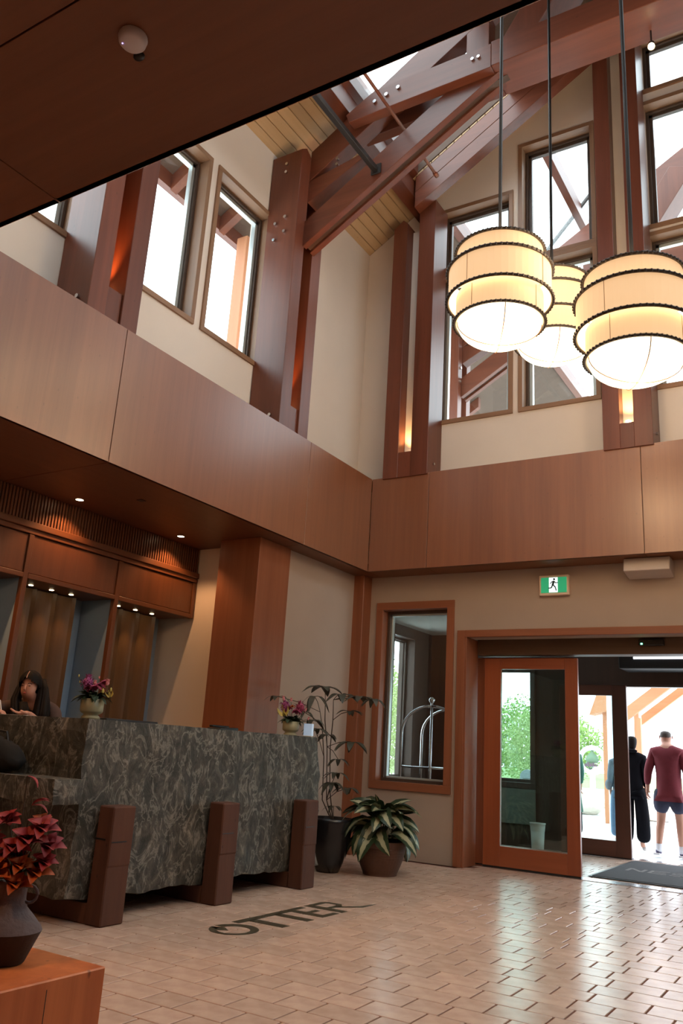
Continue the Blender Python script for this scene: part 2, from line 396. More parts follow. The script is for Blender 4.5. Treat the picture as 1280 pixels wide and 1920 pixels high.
# ---- walls as grids of cells clipped by the roof line, holes left out
def clip(poly, a, b, c):
    out = []
    for i in range(len(poly)):
        p, q = poly[i], poly[(i+1) % len(poly)]
        fp, fq = a*p[0]+b*p[1]-c, a*q[0]+b*q[1]-c
        if fp <= 1e-9: out.append(p)
        if (fp < -1e-9 and fq > 1e-9) or (fp > 1e-9 and fq < -1e-9):
            t = fp/(fp-fq); out.append((p[0]+t*(q[0]-p[0]), p[1]+t*(q[1]-p[1])))
    return out
def wall(name, axis, a, b, u0, u1, v0, v1, holes, mat, gable=False, splits=()):
    us = sorted(set([u0, u1]+[h[i] for h in holes for i in (0, 1)]+list(splits)+([RID] if gable else [])))
    us = [u for u in us if u0 <= u <= u1]
    m = MB()
    for i in range(len(us)-1):
        ua, ub = us[i], us[i+1]; um = (ua+ub)/2
        hs = sorted([(h[2], h[3]) for h in holes if h[0]-1e-6 <= um <= h[1]+1e-6])
        segs = []; z = v0
        for h in hs: segs.append((z, h[0])); z = h[1]
        segs.append((z, v1))
        for (za, zb) in segs:
            if zb-za < 1e-6: continue
            poly = [(ua, za), (ub, za), (ub, zb), (ua, zb)]
            if gable:
                if um < RID: poly = clip(poly, -SL, 1, 7.03+SL*0.4)
                else: poly = clip(poly, SL, 1, 7.03+SL*(2*RID+0.4))
            if len(poly) >= 3: m.prism(poly, a, b, axis)
    o = m.build(name, mat, kind='structure'); return o

BW = [(0.60, 1.45, 4.60, 6.43), (0.60, 1.45, 6.54, 7.31),            # bay beside the corner
      (1.60, 2.385, 4.60, 6.33), (1.60, 2.385, 6.42, 7.90),
      (2.96, 3.86, 4.60, 6.28), (2.96, 3.86, 6.41, 7.92), (2.96, 3.86, 8.12, 8.80)]
BWm = [(2*RID-b, 2*RID-a, c, d) for (a, b, c, d) in BW]
wall('wall_back', 'y', 0.33, 0.58, -0.4, 8.22, ZB, 9.8, BW+BWm, plaster, gable=True)
# lower back wall: side window and door opening
wall('wall_back.001', 'y', 0.33, 0.55, -0.4, 9.5, 0, ZB, [(0.035, 0.80, 0.72, 2.49), (0.99, 4.56, 0, 2.18)], plaster_dim)
LW = []
for k in range(-2, 1):
    o_ = 2.33*k
    LW += [(-3.455+o_, -2.695+o_, 4.60, 6.265), (-2.515+o_, -1.71+o_, 4.60, 6.265)]
wall('wall_left', 'x', -0.65, -0.4, -6.55, 0.58, ZB+0.1, 7.03, LW, plaster)
RW = []
for k in range(-2, 1):
    o_ = 2.33*k
    RW += [(-3.455+o_, -2.695+o_, 4.60, 6.265), (-2.515+o_, -1.71+o_, 4.60, 6.265)]
wall('wall_right', 'x', 8.22, 8.47, -6.55, 0.58, ZB+0.1, 7.03, RW, plaster)
wall('wall_front', 'y', -6.55, -6.3, -0.65, 8.47, ZB+0.12, 9.8, [], plaster, gable=True)
# ground floor shell
bx('wall_left.001', plaster_dim, None, -0.45, -0.25, -1.12, 0.33, 0, ZB, 0, kind='structure')
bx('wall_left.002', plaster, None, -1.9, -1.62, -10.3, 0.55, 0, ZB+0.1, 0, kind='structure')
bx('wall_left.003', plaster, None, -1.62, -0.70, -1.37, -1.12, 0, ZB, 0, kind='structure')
bx('wall_right.001', plaster_dim, None, 9.4, 9.6, -10.3, 0.55, 0, ZB+0.1, 0, kind='structure')
bx('wall_front.001', plaster_dim, None, -1.9, 9.6, -10.4, -10.2, 0, ZB+0.1, 0, kind='structure')

# ---- low ceilings with veneer panels
def ceiling(name, x0, x1, y0, y1, panels, ax):
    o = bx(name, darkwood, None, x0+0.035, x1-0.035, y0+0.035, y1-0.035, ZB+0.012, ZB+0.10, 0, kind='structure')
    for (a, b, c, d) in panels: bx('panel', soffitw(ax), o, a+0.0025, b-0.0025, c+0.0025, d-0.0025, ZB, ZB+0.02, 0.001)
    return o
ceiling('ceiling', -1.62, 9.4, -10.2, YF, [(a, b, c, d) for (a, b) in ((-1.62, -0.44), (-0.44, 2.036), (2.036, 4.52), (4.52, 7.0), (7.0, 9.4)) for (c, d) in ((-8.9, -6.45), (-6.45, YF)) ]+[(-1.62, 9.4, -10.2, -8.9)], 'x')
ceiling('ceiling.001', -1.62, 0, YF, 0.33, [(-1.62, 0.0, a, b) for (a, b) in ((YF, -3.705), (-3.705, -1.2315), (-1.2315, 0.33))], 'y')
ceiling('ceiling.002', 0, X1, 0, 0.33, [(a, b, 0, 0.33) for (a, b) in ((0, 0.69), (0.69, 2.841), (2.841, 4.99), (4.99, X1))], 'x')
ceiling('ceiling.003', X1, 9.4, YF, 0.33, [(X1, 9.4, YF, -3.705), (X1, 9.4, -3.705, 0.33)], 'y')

# ---- fascia bands of big veneer panels
def band(name, ax, const, th, us, zt=ZT):
    o = MB()
    if ax == 'x': o.box(const-th*0.9, const-th*0.15, us[0], us[-1], ZB+0.015, zt-0.01)
    else: o.box(us[0], us[-1], const+th*0.15, const+th*0.9, ZB+0.015, zt-0.01)
    o = o.build(name, darkwood, kind='structure')
    for a, b in zip(us[:-1], us[1:]):
        if ax == 'x': bx('panel', veneer('z'), o, const-th*0.3, const, a+0.003, b-0.003, ZB, zt, 0.0015)
        else: bx('panel', veneer('z'), o, a+0.003, b-0.003, const, const+th*0.3, ZB, zt, 0.0015)
    return o
band('trim_1', 'x', 0.0, 0.08, [YF, -3.715, -1.2315, 0.0])
band('trim_2', 'y', 0.0, 0.08, [0.0, 0.69, 2.845, 5.0, 7.15, X1])
band('trim_3', 'x', X1, -0.08, [YF, -3.715, -1.2315, 0.0])
band('trim_4', 'y', YF, -0.08, [0.0, 2.036, 4.52, 7.0, X1])
led = MB(); led.box(-0.42, -0.01, -6.32, 0.33, ZT-0.03, ZT-0.01); led.box(-0.01, X1+.01, 0.01, 0.33, ZT-0.03, ZT-0.01)
led.box(X1+0.01, 8.24, -6.32, 0.33, ZT-0.03, ZT-0.01); led.box(-0.01, X1+.01, -6.32, YF-0.01, ZT-0.03, ZT-0.01)
led.build('trim_5', darkwood, kind='structure')

# ---- big clad column by the desk and slim corner column
cl = tag(anchor('timber_column', (-0.46, -1.37, 0)), None, None); del cl['kind']
tag(cl, 'wide wood-clad column behind the right end of the stone desk', 'column')
MB().box(-0.70, -0.222, -1.61, -1.12, 0, ZB).build('cladding', trimw('z'), cl, bevel=0.004)
MB().box(-0.705, -0.217, -1.615, -1.115, 0, 0.09).build('base', trimw('y'), cl, bevel=0.003)
cc = MB().box(-0.29, -0.125, 0.155, 0.33, 0, ZB).build('timber_column', trimw('z'), None, bevel=0.006)
tag(cc, 'slim wooden column in the corner left of the tall side window', 'column')

# ---- roof: pine boards, deck, skylights
XS0, XS1 = 0.47, 1.65            # skylight strip in plan
XSR = 2.2                        # upper edge of the unseen right-slope skylight, widened to light the gable
YR0, YR1 = -6.55, 8.2
def roof_slab(name, xa, xb, y0, y1, mat, th=0.16, lift=0.03, kind='structure', parent=None):
    poly = [(xa, roof(xa)+lift), (xb, roof(xb)+lift), (xb, roof(xb)+lift+th), (xa, roof(xa)+lift+th)]
    return MB().prism(poly, y0, y1, 'y').build(name, mat, parent, kind=kind)
roofdark = plain('roof_deck', (0.10, 0.06, 0.04), 0.8, var=0.2)
rl = roof_slab('ceiling.004', -1.25, XS0-0.02, YR0, YR1, roofdark)
def board(parent, xa, xb, y0, y1):
    g = 0.004
    poly = [(xa+g, roof(xa+g)), (xb-g, roof(xb-g)), (xb-g, roof(xb-g)+0.028), (xa+g, roof(xa+g)+0.028)]
    MB().prism(poly, y0, y1, 'y').build('plank', pine, parent, bevel=0.003)
xb_ = -0.42
while xb_ < 0.38:
    board(rl, xb_, xb_+0.095, -6.3, 0.33); xb_ += 0.095
rr = roof_slab('ceiling.005', 2*RID+1.25, 2*RID-XS0+0.02, YR0, YR1, roofdark)
roof_slab('ceiling.006', XS1, RID, YR0, 0.75, roofdark)
roof_slab('ceiling.007', 2*RID-XSR, RID, YR0, 0.75, roofdark)
gs = roof_slab('ceiling.009', XS0-0.05, XS1+0.05, -0.17, 0.75, roofdark)
roof_slab('ceiling.010', 2*RID-XS0+0.05, 2*RID-XSR-0.05, -0.17, 0.75, roofdark)
xg = 0.38
while xg < RID-0.1:
    board(gs, xg, xg+0.095, -0.16, 0.33); xg += 0.095
def skylight(i, mir):
    f = (lambda x: 2*RID-x) if mir else (lambda x: x)
    XS1 = XSR if mir else 1.65
    o = anchor('window_%d' % i, (f((XS0+XS1)/2), 0, 8))
    for (xa, xb) in ((XS0-0.05, XS0+0.03), (XS1-0.03, XS1+0.05)):
        for (ya, yb) in ((YR0, -0.17), (0.75, YR1)):
            MB().prism([(f(xa), roof(xa)), (f(xb), roof(xb)), (f(xb), roof(xb)+0.22), (f(xa), roof(xa)+0.22)], ya, yb, 'y').build('curb', timber('y'), o)
    y = YR0; k = 0
    while y < -0.3:
        y2 = min(y+1.063, -0.17)
        MB().prism([(f(XS0), roof(XS0)+0.14), (f(XS1), roof(XS1)+0.14), (f(XS1), roof(XS1)+0.15), (f(XS0), roof(XS0)+0.15)], y+0.02, y2-0.02, 'y').build('pane', glass, o)
        MB().prism([(f(XS0), roof(XS0)+0.10), (f(XS1), roof(XS1)+0.10), (f(XS1), roof(XS1)+0.17), (f(XS0), roof(XS0)+0.17)], y-0.02, y+0.02, 'y').build('mullion', timber('x'), o)
        y = y2
skylight(30, False); skylight(31, True)

# ---- upper windows
def window(name, axis, plane, u0, u1, v0, v1, sgn, cas=0.045, mc=casing, depth=0.25, dark=darkframe, proud=0.02, lite=alu, inner=0.06):
    """sgn: direction from the room outwards along axis; u,v the hole"""
    o = anchor(name, (plane, (u0+u1)/2, v0) if axis == 'x' else ((u0+u1)/2, plane, v0))
    def B(m, ua, ub, va, vb, wa, wb):
        wa, wb = plane+sgn*wa, plane+sgn*wb
        if axis == 'x': m.box(wa, wb, ua, ub, va, vb)
        else: m.box(ua, ub, wa, wb, va, vb)
    def frame(nm, mat_h, mat_v, ua, ub, va, vb, t, wa, wb):
        for (q, mt) in (((ua, ub, va, va+t), mat_h), ((ua, ub, vb-t, vb), mat_h), ((ua, ua+t, va+t, vb-t), mat_v), ((ub-t, ub, va+t, vb-t), mat_v)):
            m = MB(); B(m, q[0], q[1], q[2], q[3], wa, wb); m.build(nm, mt, o, bevel=0.002)
    ha = 'y' if axis == 'x' else 'x'
    frame('casing', mc(ha), mc('z'), u0-cas, u1+cas, v0-cas, v1+cas, cas+0.004, -proud, 0.12)
    frame('frame', dark, dark, u0+0.004, u1-0.004, v0+0.004, v1-0.004, 0.03, 0.10, 0.2)
    m = MB()
    t = inner*0.6
    for q in ((u0+.034, u1-.034, v0+.034, v0+.034+t), (u0+.034, u1-.034, v1-.034-t, v1-.034), (u0+.034, u0+.034+t, v0+.034, v1-.034), (u1-.034-t, u1-.034, v0+.034, v1-.034)):
        B(m, q[0], q[1], q[2], q[3], 0.13, 0.18)
    m.build('sash', lite, o, bevel=0.002)
    m = MB(); B(m, u0+.05, u1-.05, v0+.05, v1-.05, 0.150, 0.156); m.build('pane', glass, o)
    return o
wi = 1
for h in LW:
    window('window_%d' % wi, 'x', -0.4, h[0], h[1], h[2], h[3], -1); wi += 1
for h in RW:
    window('window_%d' % wi, 'x', 8.22, h[0], h[1], h[2], h[3], 1); wi += 1
for h in BW+BWm:
    window('window_%d' % wi, 'y', 0.33, h[0], h[1], h[2], h[3], 1, lite=darkframe if h[2] > 6 else alu); wi += 1
# tall side window of the entrance wall
window('window_%d' % wi, 'y', 0.33, 0.035, 0.80, 0.72, 2.49, 1, cas=0.075, mc=trimw, depth=0.22, inner=0.03); wi += 1

# ================================================================== TIMBERS
bolt_m = steel
def bolts(parent, pts, d, r=0.017):
    for p in pts:
        p = V(p); q = p+V(d)*0.02
        MB().tube([p-V(d)*0.01, q], r, 10).build('bolt', steel, parent)
        MB().tube([q, q+V(d)*0.012], r*0.55, 6)
def post_pair_left(yc, label, group=None, x=0.0, sg=1, zb=ZT-0.02, mirror=False, zt=6.95, light=True):
    """double post on the side wall: two planks, slot between, block at the foot"""
    f = (lambda q: 2*RID-q) if mirror else (lambda q: q)
    o = thing('timber_post', label, 'post', (f(-0.2), yc, zb), group)
    for s in (-1, 1):
        y0, y1 = sorted((yc+s*0.075, yc+s*0.24))
        m = MB(); xa, xb = sorted((f(-0.392), f(-0.02)))
        # bevelled top
        top = zt if s < 0 else zt+0.0
        poly = [(y0, zb), (y1, zb), (y1, top), (yc+s*0.16, top+0.06), (y0, top)]
        m.prism(poly, xa, xb, 'x'); m.build('plank', timber('z'), o, bevel=0.004)
    xa, xb = sorted((f(-0.38), f(-0.04)))
    MB().box(xa, xb, yc-0.072, yc+0.072, zb, 4.15).build('spacer_block', timber('z'), o, bevel=0.003)
    MB().box(*sorted((f(-0.385), f(-0.34))), yc-0.074, yc+0.074, 4.15, zt-.02).build('back_board', timber('z'), o)
    yf = yc-0.24
    pts = [(f(-0.13), yf, 3.99), (f(-0.28), yf, 5.93), (f(-0.16), yf, 6.0), (f(-0.28), yf, 6.12), (f(-0.16), yf, 6.17), (f(-0.2), yf, 6.72), (f(-0.2), yf, 6.82)]
    bolts(o, pts, (0, -1, 0))
    MB().tube([(f(-0.20), yc, 4.15), (f(-0.20), yc, 4.19)], 0.03, 12).build('uplight', bulb, o)
    if light: spot_light('slot_uplight', (f(-0.20), yc, 4.20), 60, (1.0, 0.40, 0.12), 60, 0.8, (f(-0.26), yc, 6))
    return o
labs = {-1.52: 'double timber post with lit slot, right of the two upper left windows',
        -3.85: 'double timber post with lit slot, left of the two upper left windows',
        -6.18: 'double timber post over the front soffit, out of view on the left wall'}
for yc in (-1.52, -3.85): post_pair_left(yc, labs[yc])
for i, yc in enumerate((-1.52, -3.85)): post_pair_left(yc, 'double timber post on the far right-hand upper wall, %s' % ('nearer the entrance wall' if i == 0 else 'nearer the camera'), mirror=True, light=False)

def post_pair_back(a, b, c, d, label, z1, z2, right_dark=False, light=True):
    """a-b first plank, c-d second plank along x on the entrance wall"""
    o = thing('timber_post', label, 'post', ((a+d)/2, 0.15, ZT-0.02))
    zb = ZT-0.02
    m = MB(); m.prism([(a, zb), (b, zb), (b, z1-0.06), ((a+b)/2+0.03, z1), (a, z1-0.09)], -0.02, 0.32, 'y'); m.build('plank', timber('z'), o, bevel=0.004)
    m = MB(); m.prism([(c, zb), (d, zb), (d, z2), (c, z2-0.03)], -0.02, 0.32, 'y'); m.build('plank', timber('z'), o, bevel=0.004)
    MB().box(b-0.0, c+0.0, -0.015, 0.3, zb, 4.155 if b < 1 else 4.12).build('spacer_block', timber('z'), o, bevel=0.003)
    MB().box(b+0.001, c-0.001, 0.13, 0.31, 4.0, min(z1, z2)-0.1).build('infill_panel', plaster, o)
    bolts(o, [(d, 0.12, 4.02)], (1, 0, 0), 0.014)
    bolts(o, [(a, 0.12, 4.0)], (-1, 0, 0), 0.014)
    MB().tube([((b+c)/2, 0.06, 4.12), ((b+c)/2, 0.06, 4.165)], 0.025, 12).build('uplight', bulb, o)
    if light: spot_light('slot_uplight', ((b+c)/2, 0.05, 4.18), 22, (1.0, 0.55, 0.20), 80, 0.8, ((b+c)/2, 0.12, 6))
    return o
post_pair_back(0.135, 0.315, 0.47, 0.672, 'double timber post in the corner of the entrance wall, left plank shorter', 7.12, 7.28)
post_pair_back(2.515, 2.672, 2.80, 2.968, 'tall double timber post between the gable windows, behind the hanging lamps', 8.72, 8.80)
mirr = post_pair_back(2*RID-2.968, 2*RID-2.80, 2*RID-2.672, 2*RID-2.515, 'double timber post of the gable wall, right of the picture edge', 8.80, 8.72)
post_pair_back(2*RID-0.672, 2*RID-0.47, 2*RID-0.315, 2*RID-0.135, 'double timber post in the far right corner of the entrance wall', 7.28, 7.12)

def bar(x0, z0, x1, z1, d, y0, y1, below=True):
    """prism in the xz plane from (x0,z0) to (x1,z1) measured along its lower edge, depth d"""
    a = V((x1-x0, z1-z0)).normalized(); n = V((-a.y, a.x))
    if n.y < 0: n = -n
    return [(x0, z0), (x1, z1), (x1+n.x*d, z1+n.y*d), (x0+n.x*d, z0+n.y*d)]
def truss(yc, label):
    o = thing('timber_truss', label, 'truss', (RID, yc, 7.2))
    for mir in (False, True):
        f = (lambda p: [(2*RID-x, z) for x, z in p]) if mir else (lambda p: p)
        X = (lambda x: 2*RID-x) if mir else (lambda x: x)
        for s in (-1, 1):
            y0, y1 = sorted((yc+s*0.085, yc+s*0.20))
            # scissor brace plank with cut foot
            br = [(-0.02, 5.87), (1.90, 7.02), (2.12, 7.14), (2.12, 7.40), (1.98, 7.38), (-0.02, 6.16)]
            yb0, yb1 = sorted((yc+s*0.035, yc+s*0.105))
            MB().prism(f(br), yb0, yb1, 'y').build('brace', timber('x'), o, bevel=0.004)
            if s < 0: MB().prism(f([(q0, q1+0.035) if k_ in (0, 1) else (q0, q1-0.03) for k_, (q0, q1) in enumerate(br)]), yc-0.037, yc+0.037, 'y').build('brace_core', darkwood, o)
            MB().prism(f([(0.50, 7.10), (2.02, 7.10), (2.02, 7.37), (0.78, 7.37), (0.46, 7.20)]), y0, y1, 'y').build('collar', timber('x'), o, bevel=0.005)
        # principal rafter between the planks
        MB().prism(f([(-0.02, 6.66), (RID, 6.67+0.612*RID), (RID, 7.05+0.612*RID), (-0.02, 7.02)]), yc-0.082, yc+0.082, 'y').build('rafter', timber('x'), o, bevel=0.005)
        MB().prism(f([(-0.02, 6.40), (0.62, 6.72), (0.62, 6.78), (-0.02, 6.66)]), yc-0.08, yc+0.08, 'y').build('strut', timber('x'), o, bevel=0.004)
        # web members
        MB().prism(f([(1.97, 7.14), (2.30, 7.14), (3.20, 8.50), (2.90, 8.60)]), yc-0.19, yc+0.19, 'y').build('strut', timber('z'), o, bevel=0.005)
        MB().prism(f([(1.72, 7.37), (1.95, 7.37), (1.95, 7.9), (1.72, 7.75)]), yc-0.08, yc+0.08, 'y').build('web_post', timber('z'), o, bevel=0.004)
        bolts(o, [(X(q), yc-0.20, z) for q, z in ((0.80, 7.22), (0.93, 7.25), (1.06, 7.28))], (0, -1, 0), 0.020)
        bolts(o, [(X(1.84), yc-0.20, 7.26), (X(1.90), yc-0.20, 7.26)], (0, -1, 0), 0.016)
        bolts(o, [(X(1.25), yc-0.08, 6.80)], (0, -1, 0), 0.012)
        bolts(o, [(X(0.32), yc-0.082, 6.74), (X(0.32), yc-0.082, 6.81)], (0, -1, 0), 0.016)
    MB().box(2.02, 2*RID-2.02, yc-0.20, yc+0.20, 7.11, 7.39).build('tie_beam', timber('x'), o, bevel=0.006)
    MB().box(RID-0.12, RID+0.12, yc-0.12, yc+0.12, 7.38, roof(RID)-0.1).build('king_post', timber('z'), o, bevel=0.005)
    return o
truss(-1.52, 'bolted double-plank timber truss spanning the hall above the hanging lamps')
truss(-3.85, 'timber truss nearer the camera, hidden behind the low wooden soffit')

# purlins, gable rafters
for mir in (False, True):
    X = (lambda x: 2*RID-x) if mir else (lambda x: x)
    pl = thing('purlin', ('long timber purlin under the pine roof strip at the left eave' if not mir else 'long timber purlin under the roof at the far right eave'), 'beam', (X(0.36), -3, 7.2))
    MB().prism([(X(0.32), roof(0.32)-0.23), (X(0.44), roof(0.44)-0.23), (X(0.44), roof(0.44)-0.01), (X(0.32), roof(0.32)-0.01)], -6.3, 0.32, 'y').build('beam', timber('y'), pl, bevel=0.004)
    gr = thing('gable_rafter', ('sloping two-board rafter along the left half of the gable wall' if not mir else 'sloping two-board rafter along the right half of the gable wall'), 'beam', (X(2), 0, 8))
    for (dz0, dz1) in ((-0.43, -0.22), (-0.215, -0.01)):
        MB().prism([(X(0.47), roof(0.47)+dz0), (X(RID), roof(RID)+dz0), (X(RID), roof(RID)+dz1), (X(0.47), roof(0.47)+dz1)], -0.165, -0.027, 'y').build('board', timber('x'), gr, bevel=0.004)

# steel tube and copper sprinkler pipe running towards the camera
o = thing('steel_tube', 'dark square steel tube running along the hall to the scissor brace', 'tube', (0.78, -3.5, 6.44))
MB().beam((0.80, -3.6, 6.48), (0.80, -1.632, 6.48), 0.055, 0.055).build('tube', dark_metal, o, bevel=0.006)
MB().box(0.75, 0.86, -1.645, -1.63, 6.43, 6.54).build('flange', dark_metal, o, bevel=0.003)
o = thing('sprinkler_pipe', 'thin copper sprinkler pipe passing across the truss under the roof', 'pipe', (1.03, -2, 6.96))
MB().tube([(1.03, -3.6, 6.96), (1.03, -0.78, 6.96)], 0.017, 8).build('pipe', copper, o, smooth=True)
MB().tube([(1.03, -0.80, 6.96), (1.03, -0.74, 6.96)], 0.026, 8).build('sprinkler_head', copper, o, smooth=True)

# ================================================================== outdoor frame beyond the gable
def outdoor_truss(yc, label):
    o = truss(yc, label)
    for mir in (False, True):
        X = (lambda x: 2*RID-x) if mir else (lambda x: x)
        for s in (-1, 1):
            MB().box(*sorted((X(-0.30), X(-0.02))), *sorted((yc+s*0.085, yc+s*0.22)), 3.2, 6.95).build('post', timber('z'), o, bevel=0.004)
        bolts(o, [(X(-0.02), yc-0.15, z) for z in (5.1, 5.25, 6.1, 6.3)], (1, 0, 0), 0.02)
        MB().tube([(X(0.9), yc, 7.6), (X(2.9), yc, 9.9)], 0.03, 8).build('tie_rod', dark_metal, o)
    return o
outdoor_truss(2.5, 'outdoor timber truss nearest the gable windows')
for mir in (False, True):
    X = (lambda x: 2*RID-x) if mir else (lambda x: x)
    o = thing('eave_frame', ('dark timber eave with rafter tails outside the upper left windows' if not mir else 'dark timber eave with rafter tails outside the upper right windows'), 'eave', (X(-1), -2, 6.5))
    MB().box(*sorted((X(-1.25), X(-1.17))), YR0, YR1, 6.42, 6.64).build('fascia', timber('y'), o)
    y = YR0+0.3
    while y < YR1:
        MB().prism([(X(-1.17), roof(-1.17)-0.16), (X(-0.66), roof(-0.66)-0.16), (X(-0.66), roof(-0.66)+0.02), (X(-1.17), roof(-1.17)+0.02)], y-0.045, y+0.045, 'y').build('rafter_tail', timber('x'), o)
        y += 0.777
    MB().box(*sorted((X(-1.17), X(-0.66))), YR0, YR1, 0, 0.001).v
    for yp in (-1.30, -3.63, -5.96): MB().box(*sorted((X(-1.12), X(-0.98))), yp-0.07, yp+0.07, 3.0, 6.45).build('post', orangew, o)
    MB().box(*sorted((X(-1.20), X(-0.90))), YR0, YR1, 2.96, 3.0).build('sill_beam', timber('y'), o)
# ================================================================== ENTRANCE DOORS AND VESTIBULE
def leafdoor(parent, name, x0, x1, y0, y1, z0, z1, st, mats, gz0, gz1, gx=None, lab=None):
    """framed glass leaf; st = stile width; gx = glass x range"""
    d = MB()
    ga, gb = gx if gx else (x0+st, x1-st)
    MB().box(x0, ga, y0, y1, z0, z1).build('stile', mats[1], parent, bevel=0.004)
    MB().box(gb, x1, y0, y1, z0, z1).build('stile', mats[1], parent, bevel=0.004)
    MB().box(ga, gb, y0, y1, z0, gz0).build('rail', mats[0], parent, bevel=0.003)
    MB().box(ga, gb, y0, y1, gz1, z1).build('rail', mats[0], parent, bevel=0.003)
    ym = (y0+y1)/2
    MB().box(ga-0.01, gb+0.01, ym-0.004, ym+0.004, gz0-0.01, gz1+0.01).build('pane', glass_door, parent)
    MB().box(x0, x1, y0+0.004, y1-0.004, max(z0-0.012, 0.001), z0+0.001).build('bottom_seal', black, parent)
DC = 2.775
d1 = anchor('door_1', (DC, 0.45, 0))
for mir in (False, True):
    X = (lambda x: 2*DC-x) if mir else (lambda x: x)
    def bxx(nm, mt, a, b, *r, **k): return bx(nm, mt, d1, min(X(a), X(b)), max(X(a), X(b)), *r, **k)
    bxx('casing', trimw('z'), 0.918, 1.0, 0.30, 0.36, 0, 2.245)
    bxx('jamb', trimw('z'), 0.99, 1.02, 0.31, 0.62, 0, 2.18)
MB().box(1.0, 2*DC-1.0, 0.30, 0.36, 2.175, 2.245).build('casing', trimw('x'), d1, bevel=0.004)
MB().box(1.02, 2*DC-1.02, 0.60, 0.78, 2.03, 2.20).build('header', wood('header_wood', (0.10, 0.055, 0.03), (0.16, 0.09, 0.055), 'x', 0.5, 14, 0.05), d1, bevel=0.004)
MB().box(0.9, 2*DC-0.9, 0.55, 0.90, 2.19, 2.30).build('header_cover', darkwood, d1)
mats_in = (doorw('x'), doorw('z'))
for mir in (False, True):
    lf = thing('sliding_door_leaf', ('open wooden glass sliding door leaf at the left of the entrance' if not mir else 'open wooden glass sliding door leaf right of the entrance'), 'door', ((1.56 if not mir else 2*DC-1.56), 0.7, 0))
    a, b = (1.075, 2.035) if not mir else (2*DC-2.035, 2*DC-1.075)
    leafdoor(lf, 'leaf', a, b, 0.665, 0.71, 0.015, 2.005, 0.15, mats_in, 0.20, 1.895, gx=(a+0.175, b-0.125) if not mir else (a+0.125, b-0.175))
    a, b = (0.94, 1.98) if not mir else (2*DC-1.98, 2*DC-0.94)
    sl = thing('door_sidelite', ('fixed wooden glass panel behind the open left door leaf' if not mir else 'fixed wooden glass panel behind the open right door leaf'), 'door', ((a+b)/2, 0.77, 0))
    leafdoor(sl, 'side', a, b, 0.745, 0.785, 0.01, 2.02, 0.1, mats_in, 0.20, 1.93, gx=(a+0.11, b-0.06) if not mir else (a+0.06, b-0.11))

# vestibule shell
YV = 2.92
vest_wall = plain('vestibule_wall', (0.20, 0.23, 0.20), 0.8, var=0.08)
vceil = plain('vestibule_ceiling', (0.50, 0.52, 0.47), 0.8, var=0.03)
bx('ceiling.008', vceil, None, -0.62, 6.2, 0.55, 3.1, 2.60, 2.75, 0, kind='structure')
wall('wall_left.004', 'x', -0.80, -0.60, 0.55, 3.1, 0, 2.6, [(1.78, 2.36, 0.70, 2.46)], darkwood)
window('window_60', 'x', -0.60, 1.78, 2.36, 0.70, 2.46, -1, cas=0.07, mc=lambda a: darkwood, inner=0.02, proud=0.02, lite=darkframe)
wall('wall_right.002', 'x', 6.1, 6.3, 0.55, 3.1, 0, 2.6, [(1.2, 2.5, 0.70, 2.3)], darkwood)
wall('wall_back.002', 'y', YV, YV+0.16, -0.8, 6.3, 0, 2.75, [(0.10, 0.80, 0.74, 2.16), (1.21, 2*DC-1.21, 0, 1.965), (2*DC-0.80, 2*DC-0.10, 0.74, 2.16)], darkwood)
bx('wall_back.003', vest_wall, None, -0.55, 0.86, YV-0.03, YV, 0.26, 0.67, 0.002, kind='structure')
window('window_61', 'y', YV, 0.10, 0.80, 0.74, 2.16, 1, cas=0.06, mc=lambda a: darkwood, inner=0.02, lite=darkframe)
d2 = anchor('door_2', (DC, YV, 0))
MB().box(1.21, 2*DC-1.21, YV+0.02, YV+0.14, 1.94, 1.966).build('header', darkframe, d2)
mats_out = (wood('dark_door_x', (0.085, 0.03, 0.018), (0.14, 0.05, 0.03), 'x', 0.4, 14, 0.05), wood('dark_door_z', (0.085, 0.03, 0.018), (0.14, 0.05, 0.03), 'z', 0.4, 14, 0.05))
for mir in (False, True):
    a, b = (1.19, 1.995) if not mir else (2*DC-1.995, 2*DC-1.19)
    lf = thing('outer_door_leaf', ('dark outer sliding door leaf with glass at the left of the outer doorway' if not mir else 'dark outer sliding door leaf at the right of the outer doorway'), 'door', ((a+b)/2, YV-0.05, 0))
    leafdoor(lf, 'leaf', a, b, YV-0.07, YV-0.02, 0.015, 1.945, 0.17, mats_out, 0.185, 1.825, gx=(a+0.18, b-0.17) if not mir else (a+0.17, b-0.18))
    lf['ok'] = 1; del lf['ok']
# black heater box over the outer doorway with a lit strip
o = thing('air_curtain', 'black air curtain over the outer doorway with a lit white strip', 'heater', (2.9, 2.5, 2.1))
MB().box(2.02, 3.7, 2.42, 2.85, 2.10, 2.30).build('housing', black, o, bevel=0.01)
MB().box(2.19, 3.6, 2.40, 2.425, 2.205, 2.235).build('light_strip', plain('strip_light', (1, 1, 1), 0.5, emit=(0.85, 0.9, 1), es=0.9), o)
MB().box(2.1, 2.2, 2.7, 2.92, 2.15, 2.25).build('bracket', black, o)
# threshold
bx('trim_6', steel, None, 0.99, 2*DC-0.99, 0.60, 0.80, -0.006, 0.004, 0.002, kind='structure')
bx('trim_7', steel, None, 0.93, 2*DC-0.93, YV-0.01, YV+0.16, -0.006, 0.004, 0.002, kind='structure')

